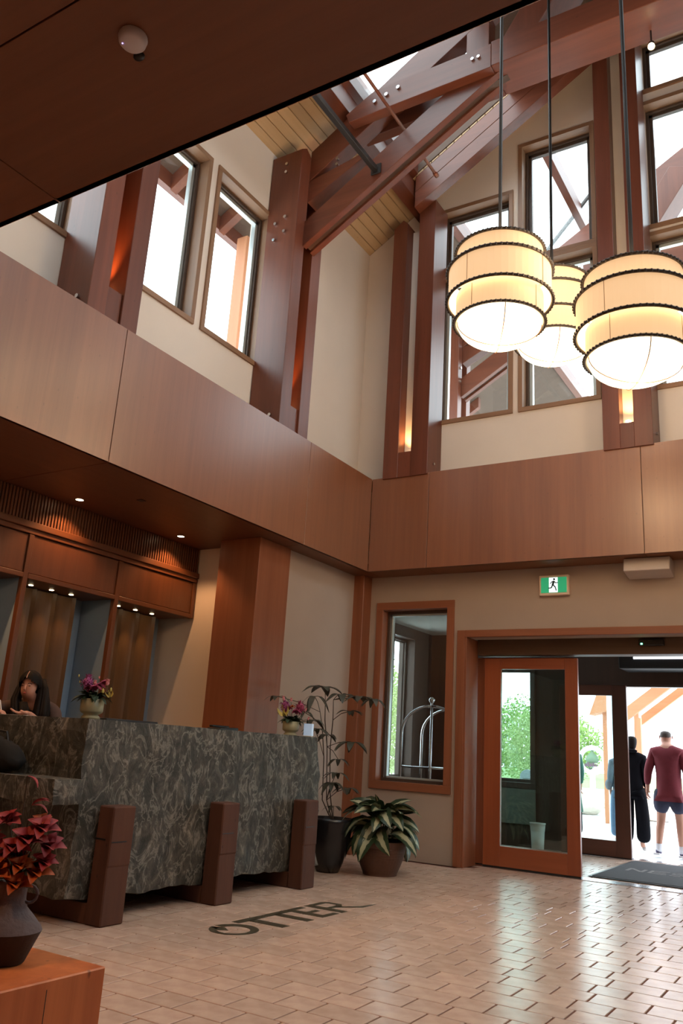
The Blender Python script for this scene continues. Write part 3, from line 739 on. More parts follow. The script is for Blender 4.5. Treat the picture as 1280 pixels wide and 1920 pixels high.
# mat with outlined lettering
fm = thing('floor_mat', 'charcoal entrance mat with faint grey lettering in the doorway', 'mat', (2.76, 1.8, 0.006))
MB().box(2.06, 3.49, 0.93, 2.72, 0.004, 0.014).build('mat_body', mat_floor, fm, bevel=0.004)
MB().box(2.03, 3.52, 0.90, 2.75, 0.004, 0.009).build('rubber_edge', black, fm, bevel=0.002)
def mletter(polys):
    m = MB()
    for p in polys: m.prism([(x, y) for x, y in p], 0.0142, 0.0155, 'z')
    m.build('letter', mat_grey, fm)
def R4(a, b, c, d): return [(a, c), (b, c), (b, d), (a, d)]
y0, y1 = 1.66, 1.92
mletter([R4(2.19, 2.225, y0, y1), [(2.225, y1), (2.225, y1-0.09), (2.33, y0), (2.33, y0+0.09)], R4(2.33, 2.365, y0, y1)])
mletter([R4(2.40, 2.435, y0, y1), R4(2.435, 2.58, y1-0.045, y1), R4(2.435, 2.56, 1.77, 1.81), R4(2.435, 2.58, y0, y0+0.045)])
mletter([R4(2.61, 2.75, y1-0.045, y1), R4(2.61, 2.75, 1.77, 1.81), R4(2.61, 2.75, y0, y0+0.045), R4(2.61, 2.64, 1.79, y1), R4(2.72, 2.75, y0, 1.79)])
mletter([R4(2.78, 2.92, y1-0.045, y1), R4(2.83, 2.865, y0, y1)])

# door sensor, exit sign, ceiling box
o = thing('door_sensor', 'small black motion sensor with green light above the entrance', 'sensor', (2.76, 0.56, 2.14))
MB().box(2.645, 2.87, 0.545, 0.60, 2.105, 2.165).build('housing', black, o, bevel=0.008)
MB().box(2.665, 2.682, 0.541, 0.546, 2.112, 2.126).build('status_light', plain('green_led', (0.1, 1, 0.3), emit=(0.15, 1.0, 0.45), es=5), o)
MB().box(2.73, 2.77, 0.542, 0.546, 2.15, 2.156).build('lens', dark_metal, o)
o = thing('exit_sign', 'green running-man exit sign in a pale frame on the wall', 'sign', (1.93, 0.30, 2.66))
MB().box(1.783, 2.078, 0.285, 0.33, 2.563, 2.762).build('housing', plain('sign_frame', (0.80, 0.62, 0.48), 0.5), o, bevel=0.006)
green = plain('sign_green', (0.02, 0.28, 0.13), 0.4, emit=(0.02, 0.34, 0.15), es=0.55)
MB().box(1.805, 2.056, 0.279, 0.286, 2.588, 2.738).build('face', green, o)
MB().box(1.885, 1.97, 0.276, 0.2795, 2.590, 2.736).build('doorway_symbol', plain('sign_white', (0.9, 0.95, 1), 0.4, emit=(0.85, 0.95, 1.0), es=0.85), o)
m = MB()
def seg(p, q, w=0.012):
    a = V((p[0], 0, p[1])); b = V((q[0], 0, q[1])); m.beam(a+V((0, 0.2735, 0)), b+V((0, 0.2735, 0)), 0.003, w, (0, 1, 0))
m.lathe([(0.0, 0), (0.0105, 0)], (0, 0, 0), 3) if False else None
m.tube([(1.937, 0.272, 2.718), (1.937, 0.2755, 2.718)], 0.0105, 12)
seg((1.934, 2.702), (1.922, 2.660), 0.020); seg((1.934, 2.698), (1.912, 2.692), 0.009); seg((1.912, 2.694), (1.900, 2.672), 0.008)
seg((1.938, 2.698), (1.952, 2.680), 0.009); seg((1.952, 2.681), (1.974, 2.684), 0.008)
seg((1.924, 2.664), (1.946, 2.642), 0.012); seg((1.945, 2.645), (1.958, 2.604), 0.010)
seg((1.922, 2.662), (1.908, 2.634), 0.012); seg((1.910, 2.634), (1.880, 2.632), 0.010)
m.build('running_figure', plain('sign_dark', (0.01, 0.05, 0.04), 0.5), o)
bxx_ = thing('wall_unit', 'white rectangular box under the wooden fascia, right of the exit sign', 'box', (2.82, 0.15, 2.7))
MB().prism([(0.33, 2.845), (0.14, 2.845), (0.10, 2.72), (0.33, 2.685)], 2.63, 3.03, 'x').build('housing', plain('unit_grey', (0.55, 0.47, 0.42), 0.6), bxx_, bevel=0.006)

# luggage cart in the vestibule
o = thing('luggage_cart', 'chrome hotel luggage cart with curved hoops inside the vestibule', 'cart', (0.06, 1.6, 0.0))
def arc(xa, xb, y, zt, z0):
    pts = [(xa, y, z0), (xa, y, zt-0.32)]
    for i in range(1, 9):
        t = math.pi/2*i/8; pts.append((xa+(xb-xa)*(1-math.cos(t)), y, zt-0.32+0.32*math.sin(t)))
    return pts
for yy in (1.6, 2.15):
    MB().tube(arc(-0.34, 0.045, yy, 1.56, 0.24), 0.017, 10).build('hoop', steel, o, smooth=True)
    MB().tube(arc(0.43, 0.045, yy, 1.56, 0.24), 0.017, 10).build('hoop', steel, o, smooth=True)
    MB().tube([(0.045, yy, 0.24), (0.045, yy, 1.60)], 0.015, 10).build('upright', steel, o, smooth=True)
    MB().ball((0.045, yy, 1.63), 0.035, 12, 8).build('ball_finial', steel, o, smooth=True)
    MB().tube([(-0.34, yy, 0.86), (0.43, yy, 0.86)], 0.012, 8).build('rail', steel, o, smooth=True)
MB().tube([(0.045, 1.6, 1.56), (0.045, 2.15, 1.56)], 0.013, 8).build('hanger_bar', steel, o, smooth=True)
MB().box(-0.36, 0.45, 1.56, 2.19, 0.18, 0.24).build('deck', plain('cart_carpet', (0.10, 0.02, 0.02), 0.9), o, bevel=0.01)
for px in (-0.26, 0.35):
    for py in (1.66, 2.09):
        MB().tube([(px-0.02, py, 0.085), (px+0.02, py, 0.085)], 0.085, 14).build('wheel', black, o)
        MB().box(px-0.03, px+0.03, py-0.02, py+0.02, 0.085, 0.185).build('caster', steel, o)
# white bin
o = thing('white_bin', 'small white ribbed bin on the floor behind the door glass', 'bin', (0.98, 2.62, 0))
pr = [(0.0, 0.0), (0.070, 0.0), (0.080, 0.22)]
for k in range(5): pr += [(0.080+0.001*k, 0.22+0.012*k), (0.086+0.001*k, 0.226+0.012*k)]
pr += [(0.088, 0.30), (0.094, 0.30), (0.094, 0.312), (0.082, 0.312), (0.07, 0.03), (0, 0.03)]
MB().lathe(pr, (0.98, 2.62, 0.001), 24).build('bin_body', white_paint, o, smooth=True)

# ================================================================== RECEPTION DESK
def rough_block(x0, x1, y0, y1, z0, z1, seg, amp, seed):
    bm = bmesh.new(); bmesh.ops.create_cube(bm, size=1)
    nx, ny, nz = seg
    for axis, n in ((0, nx), (1, ny), (2, nz)):
        ed = [e for e in bm.edges if abs((e.verts[0].co-e.verts[1].co)[axis]) > 1e-6 and abs((e.verts[0].co-e.verts[1].co)[(axis+1) % 3]) < 1e-6 and abs((e.verts[0].co-e.verts[1].co)[(axis+2) % 3]) < 1e-6]
        bmesh.ops.subdivide_edges(bm, edges=ed, cuts=n-1, use_grid_fill=True)
    m = MB()
    bm.verts.ensure_lookup_table()
    for v in bm.verts:
        c = V(((v.co.x+0.5)*(x1-x0)+x0, (v.co.y+0.5)*(y1-y0)+y0, (v.co.z+0.5)*(z1-z0)+z0))
        n = noise.noise_vector(c*5+V((seed, 0, 0)))*amp + noise.noise_vector(c*17+V((seed, 3, 0)))*amp*0.55
        ex = sum(1 for q in v.co if abs(abs(q)-0.5) < 1e-5)
        if ex >= 2: n = n*1.8 - V((v.co.x, v.co.y, v.co.z))*amp*1.2
        if v.co.z > 0.499: n.z *= 0.12
        m.v.append(tuple(c+n))
    m.f = [tuple(v.index for v in f.verts) for f in bm.faces]; bm.free(); return m
desk = thing('reception_desk', 'long rough dark green-grey stone reception desk on timber cradles', 'desk', (0.1, -2.9, 0))
mdesk = rough_block(-0.35, 0.6, -4.1, -1.66, 0.115, 1.087, (9, 36, 14), 0.012, 3)
# broken lower edge and right end
vs2 = []
for (x, y, z) in mdesk.v:
    if z < 0.2: z += 0.02*noise.noise(V((x*3, y*2.2, 5)))
    if y > -1.72: y += 0.10*(1-z/1.087)+0.04*noise.noise(V((x*3, z*6, 9)))
    vs2.append((x, y, z))
mdesk.v = vs2
mdesk.build('stone_block', stone, desk, smooth=False)
rough_block(-1.0, 0.62, -4.30, -4.09, 0.62, 0.757, (20, 4, 4), 0.008, 8).build('side_shelf', stone, desk)
rough_block(-1.1, -0.34, -4.1, -3.95, 0.115, 1.087, (10, 3, 12), 0.010, 12).build('end_slab', stone, desk)
cradlew = wood('cradle_wood', (0.060, 0.019, 0.009), (0.13, 0.046, 0.022), 'z', 0.75, 10, 0.08, knots=0.5)
for i, (ya, yb) in enumerate(((-3.957, -3.785), (-2.99, -2.815), (-2.01, -1.835))):
    m = MB(); m.prism([(0.615, 0.001), (0.742, 0.001), (0.738, 0.30), (0.742, 0.31), (0.740, 0.618), (0.622, 0.620)], ya, yb, 'y')
    c = m.build('cradle_post', cradlew, desk, bevel=0.008)
    MB().box(-0.6, 0.612, ya+0.005, yb-0.005, 0.001, 0.105).build('cradle_foot', cradlew, desk, bevel=0.006)
    MB().box(0.735, 0.7435, ya+0.01, yb-0.05, 0.428, 0.434).build('check_crack', black, desk)
    if i == 0: MB().box(0.62, 0.70, ya-0.002, ya+0.004, 0.438, 0.448).build('check_crack', black, desk)
# bag on the side shelf
m = MB().ball((0.02, -4.20, 0.845), 0.12, 16, 10, (1.6, 0.62, 0.78), 0.06)
m.v = [(x+0.02*noise.noise(V((x*9, y*9, z*9))), y, max(0.762, 0.762+(z-0.762)*(1.15-1.9*max(0, x+0.02))+0.03*noise.noise(V((x*14, y*9, 3))))) for x, y, z in m.v]
o = thing('handbag', 'black soft handbag lying on the side shelf of the stone desk', 'bag', (0.02, -4.2, 0.76))
m.build('bag_body', plain('black_cloth', (0.006, 0.006, 0.006), 0.9), o, smooth=True)
MB().tube([(-0.10, -4.2, 0.92), (-0.05, -4.2, 0.99), (0.03, -4.2, 0.985), (0.07, -4.2, 0.90)], 0.008, 6).build('strap', black, o)
# things on the desk
o = thing('monitor', 'flat black monitor edge lying behind the left flower bowl on the desk', 'monitor', (-0.2, -3.0, 1.09))
MB().box(-0.30, -0.16, -3.26, -2.74, 1.092, 1.118).build('screen', black, o, bevel=0.006)
MB().box(-0.26, -0.20, -3.05, -2.95, 1.0885, 1.094).build('foot', black, o)
o = thing('telephone', 'low black desk telephone near the middle of the stone desk', 'telephone', (-0.15, -2.0, 1.09))
MB().prism([(-2.08, 1.089), (-1.84, 1.089), (-1.84, 1.125), (-2.08, 1.113)], -0.24, -0.10, 'x').build('body', black, o, bevel=0.005)
MB().box(-0.23, -0.19, -2.07, -1.85, 1.119, 1.136).build('handset', black, o, bevel=0.006)
o = thing('card_reader', 'small black card reader beside the left flower bowl', 'card reader', (-0.1, -3.45, 1.09))
m = MB().prism([(-3.50, 1.089), (-3.42, 1.089), (-3.42, 1.12), (-3.50, 1.150)], -0.13, -0.05, 'x'); m.build('body', black, o, bevel=0.005)
MB().box(-0.12, -0.06, -3.485, -3.44, 1.131, 1.134).build('keypad', dark_metal, o)

# ------------------------------------------------------------------ cabinet wall behind the desk
cab = thing('back_cabinet', 'tall wooden wall cabinet with slatted grille behind the desk', 'cabinet', (-1.3, -4, 0))
YC1 = -1.375; bayl = 0.97
divs = [YC1-0.03, -2.40, -3.37, -4.34, -5.31, -6.28]
XC = -1.15
MB().box(-1.60, XC-0.02, divs[-1]-0.1, YC1, 2.60, ZB-0.002).build('grille_back', black, cab)
gsl = MB().box(XC-0.022, XC, -0.009, 0.009, 2.585, ZB-0.004)
first = None; y = YC1-0.02
gm = None
while y > -6.3:
    if gm is None:
        g = MB().box(XC-0.035, XC-0.004, -0.0085, 0.0085, 2.60, ZB-0.004).build('slat', cabw('z'), cab, local=True, bevel=0.002); gm = g.data
    else:
        g = bpy.data.objects.new('slat', gm); C.objects.link(g); g.parent = cab
    g.location = V((0, y, 0))*S - world_loc(cab)
    y -= 0.031
MB().box(-1.60, XC+0.02, divs[-1]-0.1, YC1, 2.545, 2.60).build('ledge', cabw('y'), cab, bevel=0.006)
MB().box(-1.60, XC+0.005, divs[-1]-0.1, YC1, 2.505, 2.543).build('shadow_rail', cabw('y'), cab, bevel=0.004)
for a, b in zip(divs[1:], divs[:-1]):
    MB().box(XC-0.03, XC-0.008, a+0.026, b-0.026, 2.195, 2.498).build('panel', cabw('z'), cab, bevel=0.004)
    MB().box(-1.60, XC+0.004, a+0.022, b-0.022, 2.15, 2.19).build('rail', cabw('y'), cab, bevel=0.004)
for d in divs:
    if d > -1.5:
        MB().box(XC-0.045, XC+0.004, d-0.022, d+0.022, 2.15, 2.50).build('stile', cabw('z'), cab, bevel=0.003)
        continue
    MB().box(XC-0.045, XC+0.004, d-0.022, d+0.022, 0, 2.50).build('stile', cabw('z'), cab, bevel=0.003)
    MB().box(-1.60, XC-0.045, d-0.02, d+0.02, 0.1, 2.19).build('side_panel', curtain, cab)
MB().box(-1.60, -1.19, divs[-1], YC1-0.04, 0, 0.10).build('plinth', cabw('y'), cab)
# fluted niche panels with small spots, daylight-tinted grey panels beside them
flute = wood('flute_wood', (0.085, 0.038, 0.016), (0.14, 0.068, 0.028), 'z', 0.45, 14, 0.04, randobj=0.05)
for i, (a, b) in enumerate(zip(divs[1:], divs[:-1])):
    MB().box(-1.60, -1.56, a+0.02, b-0.02, 0.1, 2.15).build('rear_panel', curtain, cab)
    split = b-0.20
    w = (split-(a+0.03))/3.5
    yl = a+0.03
    widths = [w*0.5, w, w, w]
    for q in widths:
        pts = []; n = 10
        for k in range(n+1):
            t = k/n; yy = yl+q*t; f_ = (t*2-1) if q > w*0.9 else t
            pts.append((-1.43-0.045*math.sqrt(max(0, 1-f_*f_)), yy))
        poly = pts+[(-1.50, yl+q), (-1.50, yl)]
        MB().prism(poly, 0.1, 2.14, 'z').build('flute', flute, cab, smooth=False)
        if q > w*0.9 and i < 4:
            yc_ = yl+q/2
            MB().lathe([(0.0, 0), (0.016, 0), (0.020, 0.002)], (-1.38, yc_, 2.146), 12).build('niche_lamp', bulb, cab)
            if i < 3: spot_light('niche_spot', (-1.385, yc_, 2.14), 7.0, (1.0, 0.62, 0.26), 46, 0.9, (-1.47, yc_, 0.8), 0.012)
        yl += q

# recessed downlights of the soffits
def downlight(x, y, label, lit=True, power=22, target=None, angle=75, group=None):
    o = thing('downlight', label, 'light', (x, y, ZB), group)
    MB().lathe([(0.030, 0.010), (0.034, -0.002), (0.042, -0.003), (0.043, 0.0)], (x, y, ZB), 24).build('trim_ring', dark_metal, o, smooth=True)
    MB().lathe([(0.0, 0.002), (0.031, 0.002)], (x, y, ZB-0.003), 20).build('lens', bulb, o)
    if lit: spot_light('downlight_beam', (x, y, ZB-0.012), power, (1.0, 0.50, 0.21), angle, 0.5, target or (x, y, 0), 0.02)
    return o
downlight(-0.97, -3.11, 'left of the two lit downlights in the soffit over the desk', power=20, target=(-1.06, -3.11, 0), angle=118)
downlight(-0.975, -1.87, 'right of the two lit downlights in the soffit over the desk', power=22, target=(-1.06, -1.82, 0), angle=118)
downlight(-0.97, -4.35, 'lit downlight in the soffit over the desk, just left of the picture', power=46, target=(-0.55, -3.7, 1.0), angle=90)
sp = MB().box(-0.495, -0.44, -2.94, -2.885, ZB-0.004, ZB+0.001).build('sprinkler_cover', black); tag(sp, 'small dark square cover in the soffit between the two downlights', 'cover')
for i, (x, y, p) in enumerate(((0.9, -6.3, 46), (2.25, -6.95, 60), (4.4, -8.6, 26), (0.2, -5.0, 0), (6.2, -7.2, 26), (-0.6, -7.6, 20))):
    if p: downlight(x, y, ['downlight over the timber block table', 'downlight right of the table, out of view', 'downlight behind the camera', '', 'downlight far right of the camera', 'downlight left of the seating, out of view'][i], power=p, angle=110, target=((0.1, -4.1, 0.7) if i == 0 else None))

# sensor on the soffit
o = thing('access_point', 'round white ceiling unit with a small black lens on the wooden soffit', 'ceiling unit', (2.80, -6.30, ZB))
prof = [(0.0, -0.028), (0.030, -0.028), (0.037, -0.020), (0.040, -0.006), (0.039, 0.0)]
MB().lathe(prof, (2.812, -6.295, ZB), 32).build('housing', plain('unit_white', (0.62, 0.56, 0.56), 0.45), o, smooth=True)
MB().ball((2.795, -6.252, ZB-0.020), 0.014, 12, 8, (1.3, 1, 0.8)).build('lens', black, o, smooth=True)
MB().ball((2.793, -6.312, ZB-0.028), 0.0022, 8, 6).build('status_light', plain('violet_led', (0.4, 0.3, 1), emit=(0.45, 0.3, 1), es=2.5), o)

# ================================================================== PENDANT LAMPS
def shade_mat():
    m, t, b = newmat('lamp_shade'); setp(b, Base_Color=(0.50, 0.37, 0.24, 1), Roughness=0.8)
    b.inputs['Emission Color'].default_value = (1.0, 0.60, 0.30, 1); b.inputs['Emission Strength'].default_value = 0.56
    return m
shade = shade_mat()
dome_m = plain('lamp_dome', (0.9, 0.85, 0.7), 0.6, emit=(1.0, 0.86, 0.60), es=1.9)
inner_m = plain('lamp_inner', (0.95, 0.9, 0.75), 0.6, emit=(1.0, 0.84, 0.55), es=1.35)
ring_m = plain('bead_ring', (0.045, 0.033, 0.026), 0.5, 0.3)
wire_m = plain('shade_wire', (0.30, 0.15, 0.06), 0.6)
def pendant(label):
    o = thing('pendant_lamp', label, 'lamp', (0, 0, 0))
    R1, R2 = 0.275, 0.325
    z = [0.15, 0.30, 0.51, 0.655]           # ring heights above the apex
    def drum(r, za, zb, nm, mt): MB().lathe([(r, za), (r, zb), (r-0.004, zb), (r-0.004, za), (r, za)], (0, 0, 0), 48).build(nm, mt, o, smooth=False)
    drum(R1, z[0], z[1]+0.03, 'lower_drum', shade); drum(R2, z[1], z[2], 'middle_drum', shade); drum(R1, z[2]-0.02, z[3], 'upper_drum', shade)
    MB().lathe([(R2-0.006, z[1]+0.002), (R2-0.012, z[2]-0.01)], (0, 0, 0), 48).build('liner', inner_m, o)
    pr = [(R1-0.012, z[0]+0.004)]
    for k in range(1, 10):
        t = math.pi/2*k/9; pr.append(((R1-0.012)*math.cos(t)+0.0004, z[0]-z[0]*math.sin(t)+0.004))
    MB().lathe(pr, (0, 0, 0), 40).build('dome', dome_m, o, smooth=True)
    for (zz, r) in ((z[0], R1+0.008), (z[1], R2+0.008), (z[2], R2+0.008), (z[3], R1+0.008)):
        m = MB().ring((0, 0, zz), r, 0.0095, 64, 6)
        for k in range(64):
            a = 2*math.pi*k/64; m.ball(((r+0.004)*math.cos(a), (r+0.004)*math.sin(a), zz), 0.0105, 6, 4)
        m.build('bead_ring', ring_m, o)
    for k in range(4):
        a = math.pi*k/4+0.5
        pts = []
        for j in range(-9, 10):
            t = math.pi/2*j/9; q = (R1-0.008)*math.sin(t); pts.append((q*math.cos(a), q*math.sin(a), z[0]-(z[0]+0.002)*math.cos(t)+0.002))
        if k % 2 == 0: MB().tube(pts, 0.0028, 5).build('dome_rib', wire_m, o)
        for sgn in (0, 1):
            aa = a+math.pi*sgn
            MB().tube([((R2+0.002)*math.cos(aa), (R2+0.002)*math.sin(aa), z[1]), ((R2+0.002)*math.cos(aa), (R2+0.002)*math.sin(aa), z[2])], 0.0018, 4).build('seam', wire_m, o) if k % 2 else None
            if k % 2: MB().tube([((R1+0.002)*math.cos(aa), (R1+0.002)*math.sin(aa), z[0]), ((R1+0.002)*math.cos(aa), (R1+0.002)*math.sin(aa), z[1]+0.02)], 0.0018, 4).build('seam', wire_m, o)
    MB().ball((0, 0, 0.002), 0.008, 8, 6).build('finial', wire_m, o)
    MB().lathe([(0.004, z[3]-0.01), (R1-0.01, z[3]-0.01)], (0, 0, 0), 40).build('top_plate', inner_m, o)
    return o
lamps = [((2.632, -3.05, 3.497), 'leftmost of the three hanging drum lamps, largest and in front', 1.0),
         ((2.625, -1.92, 3.90), 'middle hanging drum lamp, farther away and partly behind the others', 0.95),
         ((3.452, -3.05, 3.083), 'right hanging drum lamp, lowest and in front', 1.0),
         ((3.98, -1.95, 3.52), 'hanging drum lamp at the right picture edge, only its ring showing', 1.0)]
pd = pendant('')
for i, (p, lab, sc) in enumerate(lamps):
    o = pd if i == 0 else copy_tree(pd)
    o.location = V(p)*S; o['label'] = lab
    zt_ = roof(p[0])-0.02
    if i == 1: pass
    MB().tube([(p[0], p[1], p[2]+0.64), (p[0], p[1], zt_)], 0.0125, 8).build('rod', dark_metal, o)
    point_light('pendant_bulb', (p[0], p[1], p[2]-0.03), 24, (1.0, 0.66, 0.36), 0.2)
    point_light('pendant_bulb_up', (p[0], p[1], p[2]+0.75), 30, (1.0, 0.74, 0.48), 0.15)
# added glowing spot under the tie beam, standing in for a window-glass reflection
o = thing('reflection_spot', 'tiny added bright spot for a window reflection, below the tie beam, upper right', 'light', (3.36, -1.46, 6.97))
MB().tube([(3.366, -1.44, 7.20), (3.366, -1.44, 7.0)], 0.008, 6).build('stem', dark_metal, o)
MB().lathe([(0.0, 0.06), (0.025, 0.05), (0.032, 0.0)], (3.366, -1.44, 6.93), 16).build('shade', dark_metal, o)
MB().ball((3.366, -1.45, 6.935), 0.028, 12, 8).build('bulb', bulb, o)

# ================================================================== TIMBER BLOCK TABLE AND VASE
def block_mat():
    m = wood('block_wood', (0.40, 0.085, 0.022), (0.72, 0.215, 0.065), 'z', 0.42, 15, 0.035, knots=0.75, bump=0.12); return m
tb = thing('timber_block_table', 'square orange-brown timber block table at the lower left corner', 'table', (2.33, -6.1, 0))
MB().box(2.02, 2.598, -6.52, -5.742, 0.012, 0.42).build('block', block_mat(), tb, bevel=0.004)
MB().box(2.05, 2.57, -6.49, -5.77, 0.0, 0.012).build('foot_plate', black, tb)
for (yy, z0, z1) in ((-5.93, 0.05, 0.40), (-6.12, 0.15, 0.42)): MB().box(2.592, 2.5986, yy-0.001, yy+0.001, z0, z1).build('check_crack', black, tb)
vs_ = thing('clay_vase', 'squat two-tone clay vase with ring handles on the timber block', 'vase', (2.405, -5.90, 0.42))
clay_dark = plain('clay_dark', (0.022, 0.016, 0.015), 0.65, var=0.25, vscale=40, bump=0.3)
clay_grey = plain('clay_grey', (0.12, 0.09, 0.095), 0.8, var=0.2, vscale=60, bump=0.4)
c = (2.388, -5.905, 0.4205)
MB().lathe([(0, 0), (0.052, 0), (0.056, 0.004), (0.074, 0.045), (0.089, 0.078)], c, 36).build('lower_body', clay_dark, vs_, smooth=True)
MB().lathe([(0.089, 0.078), (0.085, 0.086), (0.064, 0.110), (0.043, 0.132), (0.037, 0.152), (0.036, 0.185), (0.042, 0.197), (0.036, 0.197), (0.031, 0.18), (0.031, 0.14)], c, 36).build('upper_body', clay_grey, vs_, smooth=True)
vdir = V((math.cos(0.561), math.sin(0.561), 0))
for s in (-1, 1):
    ctr = V(c)+vdir*s*0.046+V((0, 0, 0.165)); pts = []
    for k in range(13):
        a = 2*math.pi*k/12; pts.append(ctr+vdir*0.021*math.cos(a)+V((0, 0, 0.021*math.sin(a))))
    MB().tube(pts, 0.0042, 6, cap=False).build('ring_handle', clay_grey, vs_, smooth=True)

# ---- petal helper: a cupped leaf shape
def petal(m, base, direction, up, L, W, cup=0.25, droop=0.0, n=5, th=0):
    d = V(direction).normalized(); u = V(up); u = (u-d*u.dot(d))
    u = u.normalized() if u.length > 1e-5 else d.orthogonal().normalized(); w = d.cross(u)
    base = V(base); vs = []; fs = []
    for i in range(n+1):
        t = i/n; wd = W*math.sin(math.pi*min(1, t*0.93+0.05))**0.8*(1-0.15*t)
        ctr = base+d*L*t+u*(L*cup*math.sin(math.pi*t)*0.5)-V((0, 0, 1))*droop*L*t*t
        for k in (-1, 0, 1):
            vs.append(ctr+w*wd*0.5*k+u*(abs(k)*wd*cup*0.6))
    for i in range(n):
        for k in range(2): fs.append((i*3+k, i*3+k+1, (i+1)*3+k+1, (i+1)*3+k))
    m.add(vs, fs); return m
def rdir(up=0.3):
    a = random.uniform(0, 2*math.pi); z = random.uniform(-0.3, 1)*0.8+up
    return V((math.cos(a), math.sin(a), z)).normalized()
def bloom(name, parent, ctr, r, mt, np_=10, cup=0.5, spread=1.0, updir=(0, 0, 1)):
    m = MB(); q = V(updir).to_track_quat('Z', 'Y')
    for k in range(np_):
        a = 2*math.pi*k/np_*1.618*2; el = 0.2+1.0*(k/np_)
        d = q @ V((math.cos(a)*math.cos(el)*spread, math.sin(a)*math.cos(el)*spread, math.sin(el)))
        petal(m, V(ctr), d, q @ V((0, 0, 1)), r, r*0.75, cup)
    return m.build(name, mt, parent, smooth=True)
red_p = plain('petal_red', (0.34, 0.018, 0.025), 0.6, var=0.35, vscale=30)
pinkred_p = plain('petal_pink_red', (0.38, 0.045, 0.055), 0.6, var=0.3, vscale=30)
orange_p = plain('petal_orange', (0.48, 0.09, 0.012), 0.6, var=0.35, vscale=30)
darkleaf = plain('bouquet_leaf', (0.020, 0.040, 0.016), 0.6, var=0.4, vscale=20)
stem_m = plain('dark_stem', (0.04, 0.022, 0.012), 0.7)
fb = thing('flower_bunch', 'loose bunch of red and orange flowers in the clay vase', 'flowers', (2.405, -5.90, 0.62))
def vp(px, h, dy=0.0):     # point beside the vase axis: px along the view's right, dy towards the back
    return V(c)+vdir*px+V((0, dy, h))
heads = [(0.052, 0.283, -0.01, 0.052, pinkred_p), (0.095, 0.27, 0.02, 0.045, pinkred_p), (0.020, 0.265, -0.02, 0.042, pinkred_p), (-0.015, 0.245, 0.01, 0.045, pinkred_p),
         (0.085, 0.315, 0.0, 0.046, pinkred_p), (0.058, 0.335, 0.02, 0.03, orange_p), (0.11, 0.235, 0.0, 0.036, red_p), (0.060, 0.225, -0.03, 0.036, orange_p), (0.085, 0.205, 0.0, 0.045, orange_p),
         (0.055, 0.178, -0.03, 0.040, orange_p), (-0.028, 0.20, -0.03, 0.050, orange_p), (-0.060, 0.22, 0.0, 0.05, red_p), (0.0, 0.285, 0.03, 0.035, red_p),
         (-0.09, 0.19, 0.0, 0.05, orange_p), (-0.10, 0.27, 0.02, 0.045, pinkred_p), (0.034, 0.385, 0.0, 0.028, red_p), (0.000, 0.46, 0.0, 0.025, red_p), (-0.06, 0.33, 0.02, 0.04, pinkred_p)]
for (px, h, dy, r, mt) in heads:
    px = px*0.70-0.008; r *= 1.15; p = vp(px, h, dy); nm = 'blossom'
    if h > 0.37:
        m = MB()
        for k in range(3): petal(m, p, vdir*(1 if h > 0.4 else 0.8)+V((0, 0, random.uniform(-.6, .3)+(-.6 if h > .4 else 0.2))), (0, 0, 1), r*1.5, r*0.8, 0.3)
        m.build('blossom', mt, fb, smooth=True)
    else:
        bloom('blossom', fb, p, r, mt, 9, 0.45, 1.0, (vdir*px*4+V((0.2, -0.4, 0.7))))
    root = vp(px*0.1, 0.18)
    MB().tube([root, (root+p)/2+V((0, 0, 0.012)), p], 0.0016, 5).build('stem', stem_m, fb)
for k in range(10):
    a = random.uniform(-1, 1); m = MB(); petal(m, vp(a*0.02, 0.19), vdir*a+V((0, -0.3, 0.8)), (0, 0, 1), 0.085, 0.03, 0.2); m.build('leaf', darkleaf, fb, smooth=True)

